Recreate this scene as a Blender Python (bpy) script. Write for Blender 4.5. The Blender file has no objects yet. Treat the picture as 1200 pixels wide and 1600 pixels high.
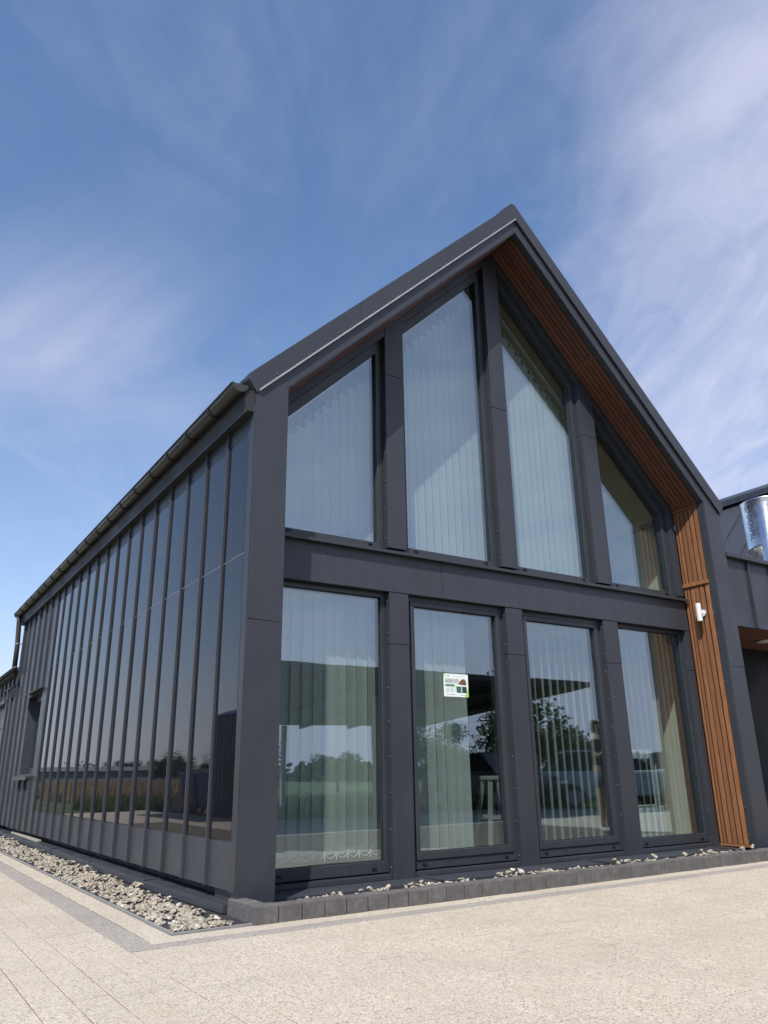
import bpy, bmesh, math, random
from mathutils import Vector, Matrix
R = math.radians
sc = bpy.context.scene
COL = sc.collection
rnd = random.Random(7)

# ------------------------------------------------------------------ camera
cam_d = bpy.data.cameras.new('camera')
cam = bpy.data.objects.new('camera', cam_d)
COL.objects.link(cam)
sc.camera = cam
cam_d.sensor_fit = 'HORIZONTAL'
cam_d.sensor_width = 36.0
cam_d.lens = 36.0 * 1196.83 / 1200.0
cam_d.clip_start = 0.05
cam_d.clip_end = 6000
YAW, PITCH, ROLL = R(33.3295), R(18.8690), R(-0.9547)
fw = Vector((math.sin(YAW) * math.cos(PITCH), math.cos(YAW) * math.cos(PITCH), math.sin(PITCH)))
rt = Vector((math.cos(YAW), -math.sin(YAW), 0))
up = rt.cross(fw)
r2 = rt * math.cos(ROLL) + up * math.sin(ROLL)
u2 = -rt * math.sin(ROLL) + up * math.cos(ROLL)
m = Matrix((r2, u2, -fw)).transposed().to_4x4()
m.translation = Vector((-2.3215, -5.4760, 0.9282))
cam.matrix_world = m

# ------------------------------------------------------------------ sun, sky, exposure
TO_SUN = Vector((-1.08, -1.0, 1.87)).normalized()
EL = math.asin(TO_SUN.z)
AZ = math.atan2(TO_SUN.x, TO_SUN.y)
sun_d = bpy.data.lights.new('sun', 'SUN')
sun = bpy.data.objects.new('sun', sun_d)
COL.objects.link(sun)
sun_d.energy = 4.0
sun_d.angle = R(0.53)
sun_d.color = (1.0, 0.955, 0.89)
sun.rotation_euler = TO_SUN.to_track_quat('Z', 'Y').to_euler()
sun.location = (-10, -10, 18)

sc.view_settings.view_transform = 'Standard'
sc.view_settings.look = 'None'
sc.view_settings.exposure = 0.42
sc.view_settings.gamma = 1.0
sc.view_settings.use_curve_mapping = False
sc.cycles.max_bounces = 8
sc.cycles.transparent_max_bounces = 16
sc.cycles.glossy_bounces = 4
sc.cycles.diffuse_bounces = 4
sc.cycles.caustics_reflective = False
sc.cycles.caustics_refractive = False

world = bpy.data.worlds.new('World')
sc.world = world
world.use_nodes = True
wn, wl = world.node_tree.nodes, world.node_tree.links
wn.clear()
def wnode(t, **kw):
    n = wn.new(t)
    for k, v in kw.items():
        setattr(n, k, v)
    return n
def wmath(op, a, b=None, c=None, clamp=False):
    n = wnode('ShaderNodeMath', operation=op, use_clamp=clamp)
    for i, x in enumerate((a, b, c)):
        if x is None:
            continue
        if isinstance(x, (int, float)):
            n.inputs[i].default_value = x
        else:
            wl.new(x, n.inputs[i])
    return n.outputs[0]
sky = wnode('ShaderNodeTexSky', sky_type='NISHITA', sun_disc=False)
sky.sun_elevation = EL
sky.sun_rotation = AZ % (2 * math.pi)
sky.altitude = 200
sky.air_density = 1.0
sky.dust_density = 0.6
sky.ozone_density = 3.2
tc = wnode('ShaderNodeTexCoord')
sep = wnode('ShaderNodeSeparateXYZ')
wl.new(tc.outputs['Generated'], sep.inputs[0])
den = wmath('ADD', wmath('MAXIMUM', sep.outputs[2], 0.0), 0.16)
px = wmath('DIVIDE', sep.outputs[0], den)
py = wmath('DIVIDE', sep.outputs[1], den)
com = wnode('ShaderNodeCombineXYZ')
wl.new(px, com.inputs[0]); wl.new(py, com.inputs[1])
def wnoise(rot, scale, loc, detail, rough, dist, nscale=1.0):
    m0 = wnode('ShaderNodeMapping')
    m0.inputs['Rotation'].default_value = (0, 0, R(rot))
    wl.new(com.outputs[0], m0.inputs[0])
    mp = wnode('ShaderNodeMapping')
    mp.inputs['Scale'].default_value = scale
    mp.inputs['Location'].default_value = loc
    wl.new(m0.outputs[0], mp.inputs[0])
    nz = wnode('ShaderNodeTexNoise')
    nz.inputs['Scale'].default_value = nscale
    nz.inputs['Detail'].default_value = detail
    nz.inputs['Roughness'].default_value = rough
    nz.inputs['Distortion'].default_value = dist
    wl.new(mp.outputs[0], nz.inputs['Vector'])
    return nz.outputs['Fac']
def wramp(val, lo, hi, interp='SMOOTHSTEP'):
    n = wnode('ShaderNodeMapRange', interpolation_type=interp)
    n.inputs[1].default_value = lo
    n.inputs[2].default_value = hi
    wl.new(val, n.inputs[0])
    return n.outputs[0]
# a bank of cirrus lying towards +X, thinner wisps elsewhere, the same all round the sky
streak = wnoise(-62, (0.95, 2.0, 1), (3.1, 1.7, 0), 11, 0.60, 1.5)
patch = wnoise(10, (0.9, 0.9, 1), (0.4, 5.2, 0), 4, 0.55, 0.3)
fine = wnoise(-50, (2.8, 6.0, 1), (7.7, 0.9, 0), 10, 0.64, 2.0)
wfine = wnoise(-122, (1.3, 2.7, 1), (2.2, 4.4, 0), 7, 0.52, 0.9)
bank = wramp(wmath('ADD', wmath('SUBTRACT', px, wmath('MULTIPLY', py, 0.5)), wmath('MULTIPLY', patch, 0.5)), 0.50, 0.98)
dens = wmath('ADD', wmath('ADD', wmath('MULTIPLY', streak, 0.58), wmath('MULTIPLY', fine, 0.22)), wmath('MULTIPLY', patch, 0.30))
cov = wramp(wmath('ADD', dens, wmath('MULTIPLY', bank, 0.20)), 0.48, 0.92)
low = wramp(sep.outputs[2], 0.62, 0.05)
dx_ = wmath('DIVIDE', wmath('SUBTRACT', px, 0.17), 0.34)
dy_ = wmath('DIVIDE', wmath('SUBTRACT', py, 1.34), 0.26)
wisp = wmath('POWER', 2.718, wmath('MULTIPLY', wmath('ADD', wmath('MULTIPLY', dx_, dx_), wmath('MULTIPLY', dy_, dy_)), -1.0))
cov = wmath('ADD', 0.03, wmath('MULTIPLY', cov, wmath('ADD', 0.24, wmath('MULTIPLY', bank, 0.52))))
cov = wmath('ADD', cov, wmath('MULTIPLY', wmath('MULTIPLY', wisp, 0.52), wramp(wfine, 0.22, 0.78)))
low2 = wramp(sep.outputs[2], 0.24, 0.0)
cov = wmath('ADD', cov, wmath('ADD', wmath('MULTIPLY', low, 0.26), wmath('MULTIPLY', low2, 0.42)), clamp=True)
mix = wnode('ShaderNodeMix', data_type='RGBA')
wl.new(cov, mix.inputs['Factor'])
hs_ = wnode('ShaderNodeHueSaturation')
hs_.inputs['Saturation'].default_value = 1.10
wl.new(sky.outputs[0], hs_.inputs['Color'])
wl.new(hs_.outputs[0], mix.inputs['A'])
mix.inputs['B'].default_value = (4.05, 4.15, 5.2, 1)
bg = wnode('ShaderNodeBackground')
bg.inputs['Strength'].default_value = 0.137
wl.new(mix.outputs['Result'], bg.inputs['Color'])
wo = wnode('ShaderNodeOutputWorld')
wl.new(bg.outputs[0], wo.inputs['Surface'])

# ------------------------------------------------------------------ materials
class NT:
    def __init__(s, name):
        s.m = bpy.data.materials.new(name)
        s.m.use_nodes = True
        s.n, s.l = s.m.node_tree.nodes, s.m.node_tree.links
        s.p = s.n['Principled BSDF']
        s.out = s.n['Material Output']
    def node(s, t, **kw):
        n = s.n.new(t)
        for k, v in kw.items():
            setattr(n, k, v)
        return n
    def coord(s, kind='Object'):
        return s.node('ShaderNodeTexCoord').outputs[kind]
    def pos(s):
        return s.node('ShaderNodeNewGeometry').outputs['Position']
    def noise(s, vec, scale, detail=3, rough=0.5, stretch=None, dist=0):
        if stretch:
            mp = s.node('ShaderNodeMapping')
            mp.inputs['Scale'].default_value = stretch
            s.l.new(vec, mp.inputs[0]); vec = mp.outputs[0]
        nz = s.node('ShaderNodeTexNoise')
        nz.inputs['Scale'].default_value = scale
        nz.inputs['Detail'].default_value = detail
        nz.inputs['Roughness'].default_value = rough
        nz.inputs['Distortion'].default_value = dist
        s.l.new(vec, nz.inputs['Vector'])
        return nz.outputs['Fac']
    def ramp(s, fac, stops):
        r = s.node('ShaderNodeValToRGB')
        e = r.color_ramp.elements
        while len(e) < len(stops):
            e.new(0.5)
        for i, (p, c) in enumerate(stops):
            e[i].position = p
            e[i].color = (*c, 1) if len(c) == 3 else c
        s.l.new(fac, r.inputs[0])
        return r.outputs[0]
    def rng(s, fac, lo, hi, a, b):
        n = s.node('ShaderNodeMapRange')
        n.inputs[1].default_value, n.inputs[2].default_value = lo, hi
        n.inputs[3].default_value, n.inputs[4].default_value = a, b
        s.l.new(fac, n.inputs[0])
        return n.outputs[0]
    def mixc(s, fac, a, b, mode='MIX'):
        n = s.node('ShaderNodeMix', data_type='RGBA', blend_type=mode)
        for sock, v in (('Factor', fac), ('A', a), ('B', b)):
            i = n.inputs[sock]
            if isinstance(v, (int, float)):
                i.default_value = v
            elif isinstance(v, tuple):
                i.default_value = (*v, 1)
            else:
                s.l.new(v, i)
        return n.outputs['Result']
    def bump(s, h, strength, dist, normal=None):
        b = s.node('ShaderNodeBump')
        b.inputs['Strength'].default_value = strength
        b.inputs['Distance'].default_value = dist
        s.l.new(h, b.inputs['Height'])
        if normal is not None:
            s.l.new(normal, b.inputs['Normal'])
        return b.outputs[0]
    def set(s, **kw):
        for k, v in kw.items():
            i = s.p.inputs[k.replace('_', ' ')]
            if isinstance(v, (int, float)):
                i.default_value = v
            elif isinstance(v, tuple):
                i.default_value = (*v, 1)
            else:
                s.l.new(v, i)
        return s.m

def objrand(t):
    return t.node('ShaderNodeObjectInfo').outputs['Random']

def coated_metal(name, col, rough=0.42, warm=None):
    t = NT(name)
    p = t.pos()
    n1 = t.noise(p, 1.7, 4, 0.55)
    n2 = t.noise(p, 240, 2, 0.6)
    n3 = t.noise(p, 5.0, 5, 0.7, (3, 3, 0.35))
    base = t.mixc(t.rng(n3, 0.42, 0.85, 0.0, 0.50), col, tuple(min(1, c * 1.45 + 0.008) for c in col))
    base = t.mixc(t.rng(objrand(t), 0, 1, 0, 0.25), base, tuple(c * 0.82 for c in col))
    rg = t.rng(n1, 0.3, 0.7, rough - 0.10, rough + 0.12)
    nrm = t.bump(n2, 0.05, 0.002, t.bump(t.noise(p, 2.6, 2, 0.4), 0.42, 0.014))
    return t.set(Base_Color=base, Roughness=rg, Normal=nrm, Specular_IOR_Level=0.5)
M_metal = coated_metal('anthracite coated steel', (0.034, 0.037, 0.045), 0.42)
M_wall = coated_metal('anthracite standing seam steel', (0.042, 0.046, 0.055), 0.40)
M_frame = coated_metal('anthracite window profile', (0.034, 0.039, 0.046), 0.38)
M_gutter = coated_metal('graphite gutter steel', (0.036, 0.033, 0.030), 0.34)
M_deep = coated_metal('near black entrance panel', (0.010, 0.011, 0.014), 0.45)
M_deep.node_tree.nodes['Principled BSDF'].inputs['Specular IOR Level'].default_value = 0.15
M_dark = coated_metal('dark underside steel', (0.020, 0.021, 0.024), 0.6)

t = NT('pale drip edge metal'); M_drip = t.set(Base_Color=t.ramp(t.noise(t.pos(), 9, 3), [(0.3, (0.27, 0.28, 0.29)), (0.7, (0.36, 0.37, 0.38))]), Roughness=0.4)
t = NT('dull joint strip'); M_jst = t.set(Base_Color=t.ramp(t.noise(t.pos(), 9, 3), [(0.3, (0.20, 0.21, 0.22)), (0.7, (0.30, 0.31, 0.32))]), Roughness=0.5)
t = NT('screw steel'); M_screw = t.set(Base_Color=t.ramp(t.noise(t.pos(), 60, 2), [(0.3, (0.06, 0.06, 0.065)), (0.7, (0.12, 0.12, 0.125))]), Roughness=0.4, Metallic=0.3)
t = NT('black rubber gasket'); M_black = t.set(Base_Color=t.ramp(t.noise(t.pos(), 30, 2), [(0.3, (0.008, 0.008, 0.009)), (0.7, (0.018, 0.018, 0.02))]), Roughness=0.6)

# dark photovoltaic glass
t = NT('dark photovoltaic glass')
p = t.pos()
cell = t.node('ShaderNodeTexBrick')
n1 = t.noise(p, 0.9, 3, 0.5)
n4 = t.noise(p, 30, 4, 0.7, (1, 1, 0.3))
base = t.mixc(t.rng(objrand(t), 0, 1, 0, 1), (0.0065, 0.0070, 0.0105), (0.0095, 0.0095, 0.0125))
base = t.mixc(t.rng(n4, 0.55, 0.9, 0, 0.10), base, (0.11, 0.105, 0.095))
M_pv = t.set(Base_Color=base, Roughness=t.rng(n4, 0.4, 0.9, 0.012, 0.05), IOR=1.52, Specular_IOR_Level=0.48,
             Normal=t.bump(n1, 0.03, 0.02, t.bump(t.noise(p, 0.6, 1, 0.4, (1, 1.6, 0.5)), 0.05, 0.02)))

# window glass: thin coated pane, Schlick reflection over a tinted clear body
t = NT('insulating window glass')
lw = t.node('ShaderNodeLayerWeight'); lw.inputs['Blend'].default_value = 0.5
pw = t.node('ShaderNodeMath', operation='POWER'); t.l.new(lw.outputs['Facing'], pw.inputs[0]); pw.inputs[1].default_value = 4.2
fac = t.rng(pw.outputs[0], 0, 1, 0.195, 0.95)
gl = t.node('ShaderNodeBsdfGlossy'); gl.inputs['Roughness'].default_value = 0.004
gl.inputs['Color'].default_value = (0.77, 0.90, 1.0, 1)
t.l.new(t.bump(t.noise(t.pos(), 0.75, 2, 0.5), 0.05, 0.03), gl.inputs['Normal'])
tr = t.node('ShaderNodeBsdfTransparent'); 
dirt = t.noise(t.pos(), 3.5, 5, 0.65, (1, 1, 0.4))
t.l.new(t.ramp(dirt, [(0.3, (0.83, 0.885, 0.86)), (0.75, (0.89, 0.935, 0.915))]), tr.inputs['Color'])
mx = t.node('ShaderNodeMixShader')
t.l.new(fac, mx.inputs[0]); t.l.new(tr.outputs[0], mx.inputs[1]); t.l.new(gl.outputs[0], mx.inputs[2])
t.l.new(mx.outputs[0], t.out.inputs['Surface'])
M_glass = t.m

def wood(name, a, b, c, rough=0.5):
    t = NT(name)
    o = t.coord('Object')
    rndv = objrand(t)
    ad = t.node('ShaderNodeVectorMath', operation='ADD')
    cb = t.node('ShaderNodeCombineXYZ')
    mu = t.node('ShaderNodeMath', operation='MULTIPLY'); mu.inputs[1].default_value = 37.0
    t.l.new(rndv, mu.inputs[0])
    t.l.new(mu.outputs[0], cb.inputs[0]); t.l.new(mu.outputs[0], cb.inputs[1]); t.l.new(mu.outputs[0], cb.inputs[2])
    t.l.new(o, ad.inputs[0]); t.l.new(cb.outputs[0], ad.inputs[1])
    v = ad.outputs[0]
    g1 = t.noise(v, 9, 6, 0.65, (6, 6, 0.45), 0.8)
    g2 = t.noise(v, 60, 4, 0.6, (4, 4, 0.12))
    col = t.ramp(g1, [(0.28, a), (0.5, b), (0.74, c)])
    col = t.mixc(t.rng(g2, 0.35, 0.75, 0.0, 0.35), col, tuple(x * 0.55 for x in a))
    col = t.mixc(t.rng(rndv, 0, 1, 0.0, 0.75), col, tuple(x * q for x, q in zip(b, (0.52, 0.54, 0.60))))
    kn = t.noise(v, 11, 2, 0.5, (1.6, 1.6, 0.5))
    col = t.mixc(t.rng(kn, 0.70, 0.80, 0, 0.6), col, tuple(x * 0.35 for x in a))
    return t.set(Base_Color=col, Roughness=t.rng(g2, 0.3, 0.7, rough - 0.08, rough + 0.1), Normal=t.bump(g2, 0.12, 0.002), Specular_IOR_Level=0.35)
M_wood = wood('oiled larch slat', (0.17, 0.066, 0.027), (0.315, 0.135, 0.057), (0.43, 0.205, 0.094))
M_soffit = wood('shade toned soffit board', (0.125, 0.050, 0.031), (0.19, 0.077, 0.048), (0.245, 0.107, 0.066))  # slat wood darkened: the shade under the soffits is put into the colour
M_lath = wood('grey weathered lath', (0.30, 0.27, 0.22), (0.40, 0.36, 0.30), (0.50, 0.46, 0.39), 0.8)

# vertical blind cloth
def cloth(name, c, transl=0.28):
    t = NT(name)
    o = t.coord('Object')
    w = t.noise(o, 420, 2, 0.5, (1, 1, 0.5))
    col = t.mixc(t.rng(w, 0.3, 0.7, 0, 1), tuple(x * 0.93 for x in c), c)
    col = t.mixc(t.rng(objrand(t), 0, 1, 0, 0.4), col, tuple(x * 0.9 for x in c))
    t.set(Base_Color=col, Roughness=0.85, Normal=t.bump(w, 0.1, 0.001), Specular_IOR_Level=0.2)
    tl = t.node('ShaderNodeBsdfTranslucent'); t.l.new(col, tl.inputs['Color'])
    mx = t.node('ShaderNodeMixShader'); mx.inputs[0].default_value = transl
    t.l.new(t.p.outputs[0], mx.inputs[1]); t.l.new(tl.outputs[0], mx.inputs[2])
    t.l.new(mx.outputs[0], t.out.inputs['Surface'])
    return t.m
M_blind = cloth('white blind cloth', (0.82, 0.83, 0.81), 0.24)
M_curtain = cloth('brown curtain cloth', (0.62, 0.53, 0.42))
M_cream = cloth('sunlit tone curtain cloth', (0.80, 0.76, 0.62))  # paler copy of the curtain cloth, with the sunlight put into its colour
t = NT('white plastic'); M_plastic = t.set(Base_Color=t.ramp(t.noise(t.pos(), 20, 2), [(0.3, (0.70, 0.71, 0.70)), (0.7, (0.80, 0.80, 0.79))]), Roughness=0.35)

def plaster(name, c, rough=0.9, var=0.12, scale=3):
    t = NT(name)
    n = t.noise(t.pos(), scale, 5, 0.6)
    return t.set(Base_Color=t.mixc(t.rng(n, 0.3, 0.7, 0, 1), tuple(x * (1 - var) for x in c), c), Roughness=rough, Normal=t.bump(t.noise(t.pos(), 160, 2), 0.08, 0.002))
M_inwall = plaster('white interior plaster', (0.80, 0.81, 0.74))
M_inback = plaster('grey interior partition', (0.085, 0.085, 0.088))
M_inceil = plaster('pale interior ceiling', (0.74, 0.70, 0.60))
M_infloor = plaster('grey interior floor', (0.16, 0.155, 0.15), 0.45)
M_screen = plaster('black screen plastic', (0.012, 0.012, 0.014), 0.25)

# exposed aggregate paving
def aggregate(name, light, mid, dark, s=1.0):
    t = NT(name)
    p = t.pos()
    v = t.node('ShaderNodeTexVoronoi'); v.inputs['Scale'].default_value = 158 * s; t.l.new(p, v.inputs['Vector'])
    v2 = t.node('ShaderNodeTexVoronoi'); v2.inputs['Scale'].default_value = 120 * s; t.l.new(p, v2.inputs['Vector'])
    sx = t.node('ShaderNodeSeparateColor'); t.l.new(v.outputs['Color'], sx.inputs[0])
    col = t.ramp(sx.outputs[0], [(0.0, dark), (0.10, mid), (0.40, light), (0.80, tuple(min(0.85, x * 1.10) for x in light)), (1.0, tuple(x * 0.86 for x in mid))])
    sy = t.node('ShaderNodeSeparateColor'); t.l.new(v2.outputs['Color'], sy.inputs[0])
    col = t.mixc(t.rng(sy.outputs[1], 0.80, 0.92, 0, 0.58), col, dark)
    big = t.noise(p, 1.1, 5, 0.62)
    col = t.mixc(t.rng(big, 0.42, 0.72, 0, 0.38), col, tuple(x * 0.72 for x in mid))
    col = t.mixc(t.rng(t.noise(p, 2.9, 4, 0.6), 0.52, 0.80, 0, 0.22), col, (mid[0] * 0.85, mid[1] * 0.78, mid[2] * 0.62))
    col = t.mixc(t.rng(objrand(t), 0, 1, 0, 0.30), col, mid)
    trk = t.noise(p, 1.3, 5, 0.66, (0.5, 2.6, 1), 0.6)
    col = t.mixc(t.rng(trk, 0.55, 0.78, 0, 0.34), col, tuple(x * 0.60 for x in mid))
    spot = t.noise(p, 17, 2, 0.4)
    col = t.mixc(t.rng(spot, 0.72, 0.80, 0, 0.40), col, dark)
    grit = t.bump(v.outputs['Distance'], 0.55, 0.004, t.bump(t.noise(p, 420, 3, 0.7), 0.30, 0.002))
    return t.set(Base_Color=col, Roughness=0.88, Normal=grit, Specular_IOR_Level=0.25)
M_pave = aggregate('beige exposed aggregate paver', (0.565, 0.498, 0.402), (0.46, 0.40, 0.318), (0.16, 0.135, 0.11))
M_stripe = aggregate('grey exposed aggregate paver', (0.40, 0.365, 0.325), (0.31, 0.28, 0.25), (0.10, 0.09, 0.08))
M_joint = aggregate('sandy joint filling', (0.22, 0.185, 0.145), (0.17, 0.145, 0.115), (0.09, 0.075, 0.06), 1.6)
M_sand = aggregate('spilled dry sand', (0.50, 0.39, 0.26), (0.42, 0.32, 0.21), (0.28, 0.20, 0.13), 2.0)

t = NT('dark concrete palisade')
p = t.pos()
n1 = t.noise(p, 14, 6, 0.7); n2 = t.noise(p, 130, 3, 0.7); n3 = t.noise(p, 22, 5, 0.7, (1, 1, 0.3))
col = t.ramp(n1, [(0.28, (0.072, 0.066, 0.063)), (0.52, (0.118, 0.109, 0.104)), (0.76, (0.185, 0.170, 0.158))])
col = t.mixc(t.rng(n3, 0.58, 0.75, 0, 0.5), col, (0.17, 0.155, 0.14))
col = t.mixc(t.rng(objrand(t), 0, 1, 0, 0.4), col, (0.075, 0.074, 0.076))
M_kerb = t.set(Base_Color=col, Roughness=0.85, Normal=t.bump(n2, 0.35, 0.004))

t = NT('pale gneiss stone')
o = t.coord('Object'); rv = objrand(t)
col = t.ramp(rv, [(0.0, (0.40, 0.35, 0.27)), (0.25, (0.25, 0.22, 0.175)), (0.45, (0.48, 0.43, 0.35)), (0.62, (0.33, 0.285, 0.22)), (0.80, (0.62, 0.58, 0.51)), (0.93, (0.40, 0.33, 0.24)), (1.0, (0.44, 0.24, 0.11))])
col = t.mixc(t.rng(t.noise(t.pos(), 55, 5, 0.7), 0.42, 0.7, 0, 0.6), col, (0.19, 0.165, 0.135))
col = t.mixc(t.rng(t.noise(t.pos(), 130, 3, 0.6), 0.58, 0.72, 0, 0.5), col, (0.66, 0.62, 0.54))
M_stone = t.set(Base_Color=col, Roughness=0.8, Normal=t.bump(t.noise(t.pos(), 95, 4, 0.7), 0.5, 0.006))
M_soil = plaster('dark weed membrane', (0.030, 0.030, 0.032), 0.95, 0.4, 20)
M_edge = plaster('grey edging strip', (0.27, 0.26, 0.25), 0.85, 0.2, 20)

t = NT('polished stainless steel')
p = t.pos()
M_inox = t.set(Base_Color=t.ramp(t.noise(p, 9, 5, 0.65), [(0.3, (0.70, 0.70, 0.71)), (0.7, (0.86, 0.86, 0.86))]), Metallic=1.0, Roughness=t.rng(t.noise(p, 6, 4, 0.6), 0.3, 0.7, 0.20, 0.36), Normal=t.bump(t.noise(p, 2.5, 2), 0.12, 0.02))
M_print = plaster('dark engraved print', (0.045, 0.04, 0.038), 0.6)
M_lampw = plaster('white lamp enamel', (0.72, 0.72, 0.70), 0.4, 0.04)

# ------------------------------------------------------------------ mesh helpers
class MB:
    def __init__(s):
        s.v, s.f = [], []
    def quadbox(s, pts):
        """eight points: bottom ring then top ring"""
        b = len(s.v); s.v += [tuple(q) for q in pts]
        for f in ((3, 2, 1, 0), (4, 5, 6, 7), (0, 1, 5, 4), (1, 2, 6, 5), (2, 3, 7, 6), (3, 0, 4, 7)):
            s.f.append(tuple(b + i for i in f))
        return s
    def box(s, x0, x1, y0, y1, z0, z1):
        return s.quadbox([(x0, y0, z0), (x1, y0, z0), (x1, y1, z0), (x0, y1, z0), (x0, y0, z1), (x1, y0, z1), (x1, y1, z1), (x0, y1, z1)])
    def prism_xz(s, poly, y0, y1):
        """polygon in the XZ plane (seen from -Y, counter-clockwise) extruded along Y"""
        a = sum(poly[i][0] * poly[(i + 1) % len(poly)][1] - poly[(i + 1) % len(poly)][0] * poly[i][1] for i in range(len(poly)))
        if a < 0:
            poly = poly[::-1]
        n, b = len(poly), len(s.v)
        s.v += [(x, y0, z) for x, z in poly] + [(x, y1, z) for x, z in poly]
        s.f.append(tuple(b + i for i in range(n)))
        s.f.append(tuple(b + n + i for i in reversed(range(n))))
        for i in range(n):
            j = (i + 1) % n
            s.f.append((b + j, b + i, b + n + i, b + n + j))
        return s
    def prism_yz(s, poly, x0, x1):
        k = MB(); k.prism_xz([(y, z) for y, z in poly], x0, x1)
        b = len(s.v)
        s.v += [(y, x, z) for x, y, z in k.v]
        s.f += [tuple(b + i for i in reversed(f)) for f in k.f]
        return s
    def ring_xz(s, outer, inner, y0, y1):
        n, b = len(outer), len(s.v)
        s.v += [(x, y0, z) for x, z in outer] + [(x, y0, z) for x, z in inner] + [(x, y1, z) for x, z in outer] + [(x, y1, z) for x, z in inner]
        for i in range(n):
            j = (i + 1) % n
            o0, o1, i0, i1 = b + i, b + j, b + n + i, b + n + j
            O0, O1, I0, I1 = o0 + 2 * n, o1 + 2 * n, i0 + 2 * n, i1 + 2 * n
            s.f += [(o0, o1, i1, i0), (O1, O0, I0, I1), (o1, o0, O0, O1), (i0, i1, I1, I0)]
        return s
    def tube(s, pts, r, n=6, cap=True):
        pts = [Vector(q) for q in pts]
        rr = r if isinstance(r, (list, tuple)) else [r] * len(pts)
        b = len(s.v)
        for i, q in enumerate(pts):
            d = (pts[min(i + 1, len(pts) - 1)] - pts[max(i - 1, 0)]).normalized()
            a = d.cross(Vector((0.31, 0.17, 0.93)))
            if a.length < 0.05:
                a = d.cross(Vector((1, 0, 0)))
            a.normalize(); c = d.cross(a)
            for k in range(n):
                t_ = 2 * math.pi * k / n
                s.v.append(tuple(q + (a * math.cos(t_) + c * math.sin(t_)) * rr[i]))
        for i in range(len(pts) - 1):
            for k in range(n):
                k2 = (k + 1) % n
                s.f.append((b + i * n + k, b + i * n + k2, b + (i + 1) * n + k2, b + (i + 1) * n + k))
        if cap:
            s.f.append(tuple(b + k for k in reversed(range(n))))
            s.f.append(tuple(b + (len(pts) - 1) * n + k for k in range(n)))
        return s
    def lathe(s, prof, c=(0, 0, 0), n=24):
        b = len(s.v)
        for r, z in prof:
            for k in range(n):
                a = 2 * math.pi * k / n
                s.v.append((c[0] + r * math.cos(a), c[1] + r * math.sin(a), c[2] + z))
        for i in range(len(prof) - 1):
            for k in range(n):
                k2 = (k + 1) % n
                s.f.append((b + i * n + k, b + i * n + k2, b + (i + 1) * n + k2, b + (i + 1) * n + k))
        return s
    def mesh(s, name, mat, smooth=False, bevel=0.0, fix=False):
        me = bpy.data.meshes.new(name)
        me.from_pydata(s.v, [], s.f)
        if bevel or fix:
            bm = bmesh.new(); bm.from_mesh(me)
            if fix:
                bmesh.ops.recalc_face_normals(bm, faces=bm.faces)
            if bevel:
                es = [e for e in bm.edges if len(e.link_faces) == 2 and e.calc_face_angle(0) > 0.5]
                bmesh.ops.bevel(bm, geom=es, offset=bevel, segments=2, affect='EDGES', profile=0.6)
            bm.to_mesh(me); bm.free()
        if smooth:
            me.polygons.foreach_set('use_smooth', [True] * len(me.polygons))
        me.materials.append(mat)
        me.update()
        return me

def link(name, me, parent=None, loc=None, rot=None, scale=None):
    o = bpy.data.objects.new(name, me)
    COL.objects.link(o)
    if loc is not None: o.location = loc
    if rot is not None: o.rotation_euler = rot
    if scale is not None: o.scale = scale
    if parent is not None:
        o.parent = parent
        if parent.type == 'EMPTY' and parent.parent is None:
            o.matrix_parent_inverse = Matrix.LocRotScale(parent.location, parent.rotation_euler, None).inverted()
    return o
def obj(name, mb, mat, parent=None, smooth=False, bevel=0.0, fix=False):
    return link(name, mb.mesh(name, mat, smooth, bevel, fix), parent)
def tag(o, label=None, cat=None, group=None, kind=None):
    if label: o['label'] = label
    if cat: o['category'] = cat
    if group: o['group'] = group
    if kind: o['kind'] = kind
    return o
def thing(name, label, cat, loc=(0, 0, 0), group=None):
    o = bpy.data.objects.new(name, None)
    o.empty_display_size = 0.2
    COL.objects.link(o)
    o.location = loc
    return tag(o, label, cat, group)
def offset_poly(poly, d):
    """inset a convex counter-clockwise polygon; d per edge (edge i runs from point i to i+1)"""
    n = len(poly); res = []
    lines = []
    for i in range(n):
        (x0, z0), (x1, z1) = poly[i], poly[(i + 1) % n]
        dx, dz = x1 - x0, z1 - z0
        l = math.hypot(dx, dz)
        nx, nz = -dz / l, dx / l
        k = d[i] if isinstance(d, (list, tuple)) else d
        lines.append((x0 + nx * k, z0 + nz * k, dx, dz))
    for i in range(n):
        x0, z0, ax, az = lines[i - 1]; x1, z1, bx, bz = lines[i]
        det = ax * bz - az * bx
        tt = ((x1 - x0) * bz - (z1 - z0) * bx) / det
        res.append((x0 + ax * tt, z0 + az * tt))
    return res

# ------------------------------------------------------------------ main dimensions
L, W, D = 6.460, 0.299, 0.455
XA = L / 2
ZI, ZA = 4.158, 7.062
SL = (ZA - ZI) / (XA - W)
def rake(x):                                   # inner rake line of the portal frame
    return ZI + (x - W) * SL if x < XA else ZI + (L - W - x) * SL
YB = 11.25                                     # back end of the tall house

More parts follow.
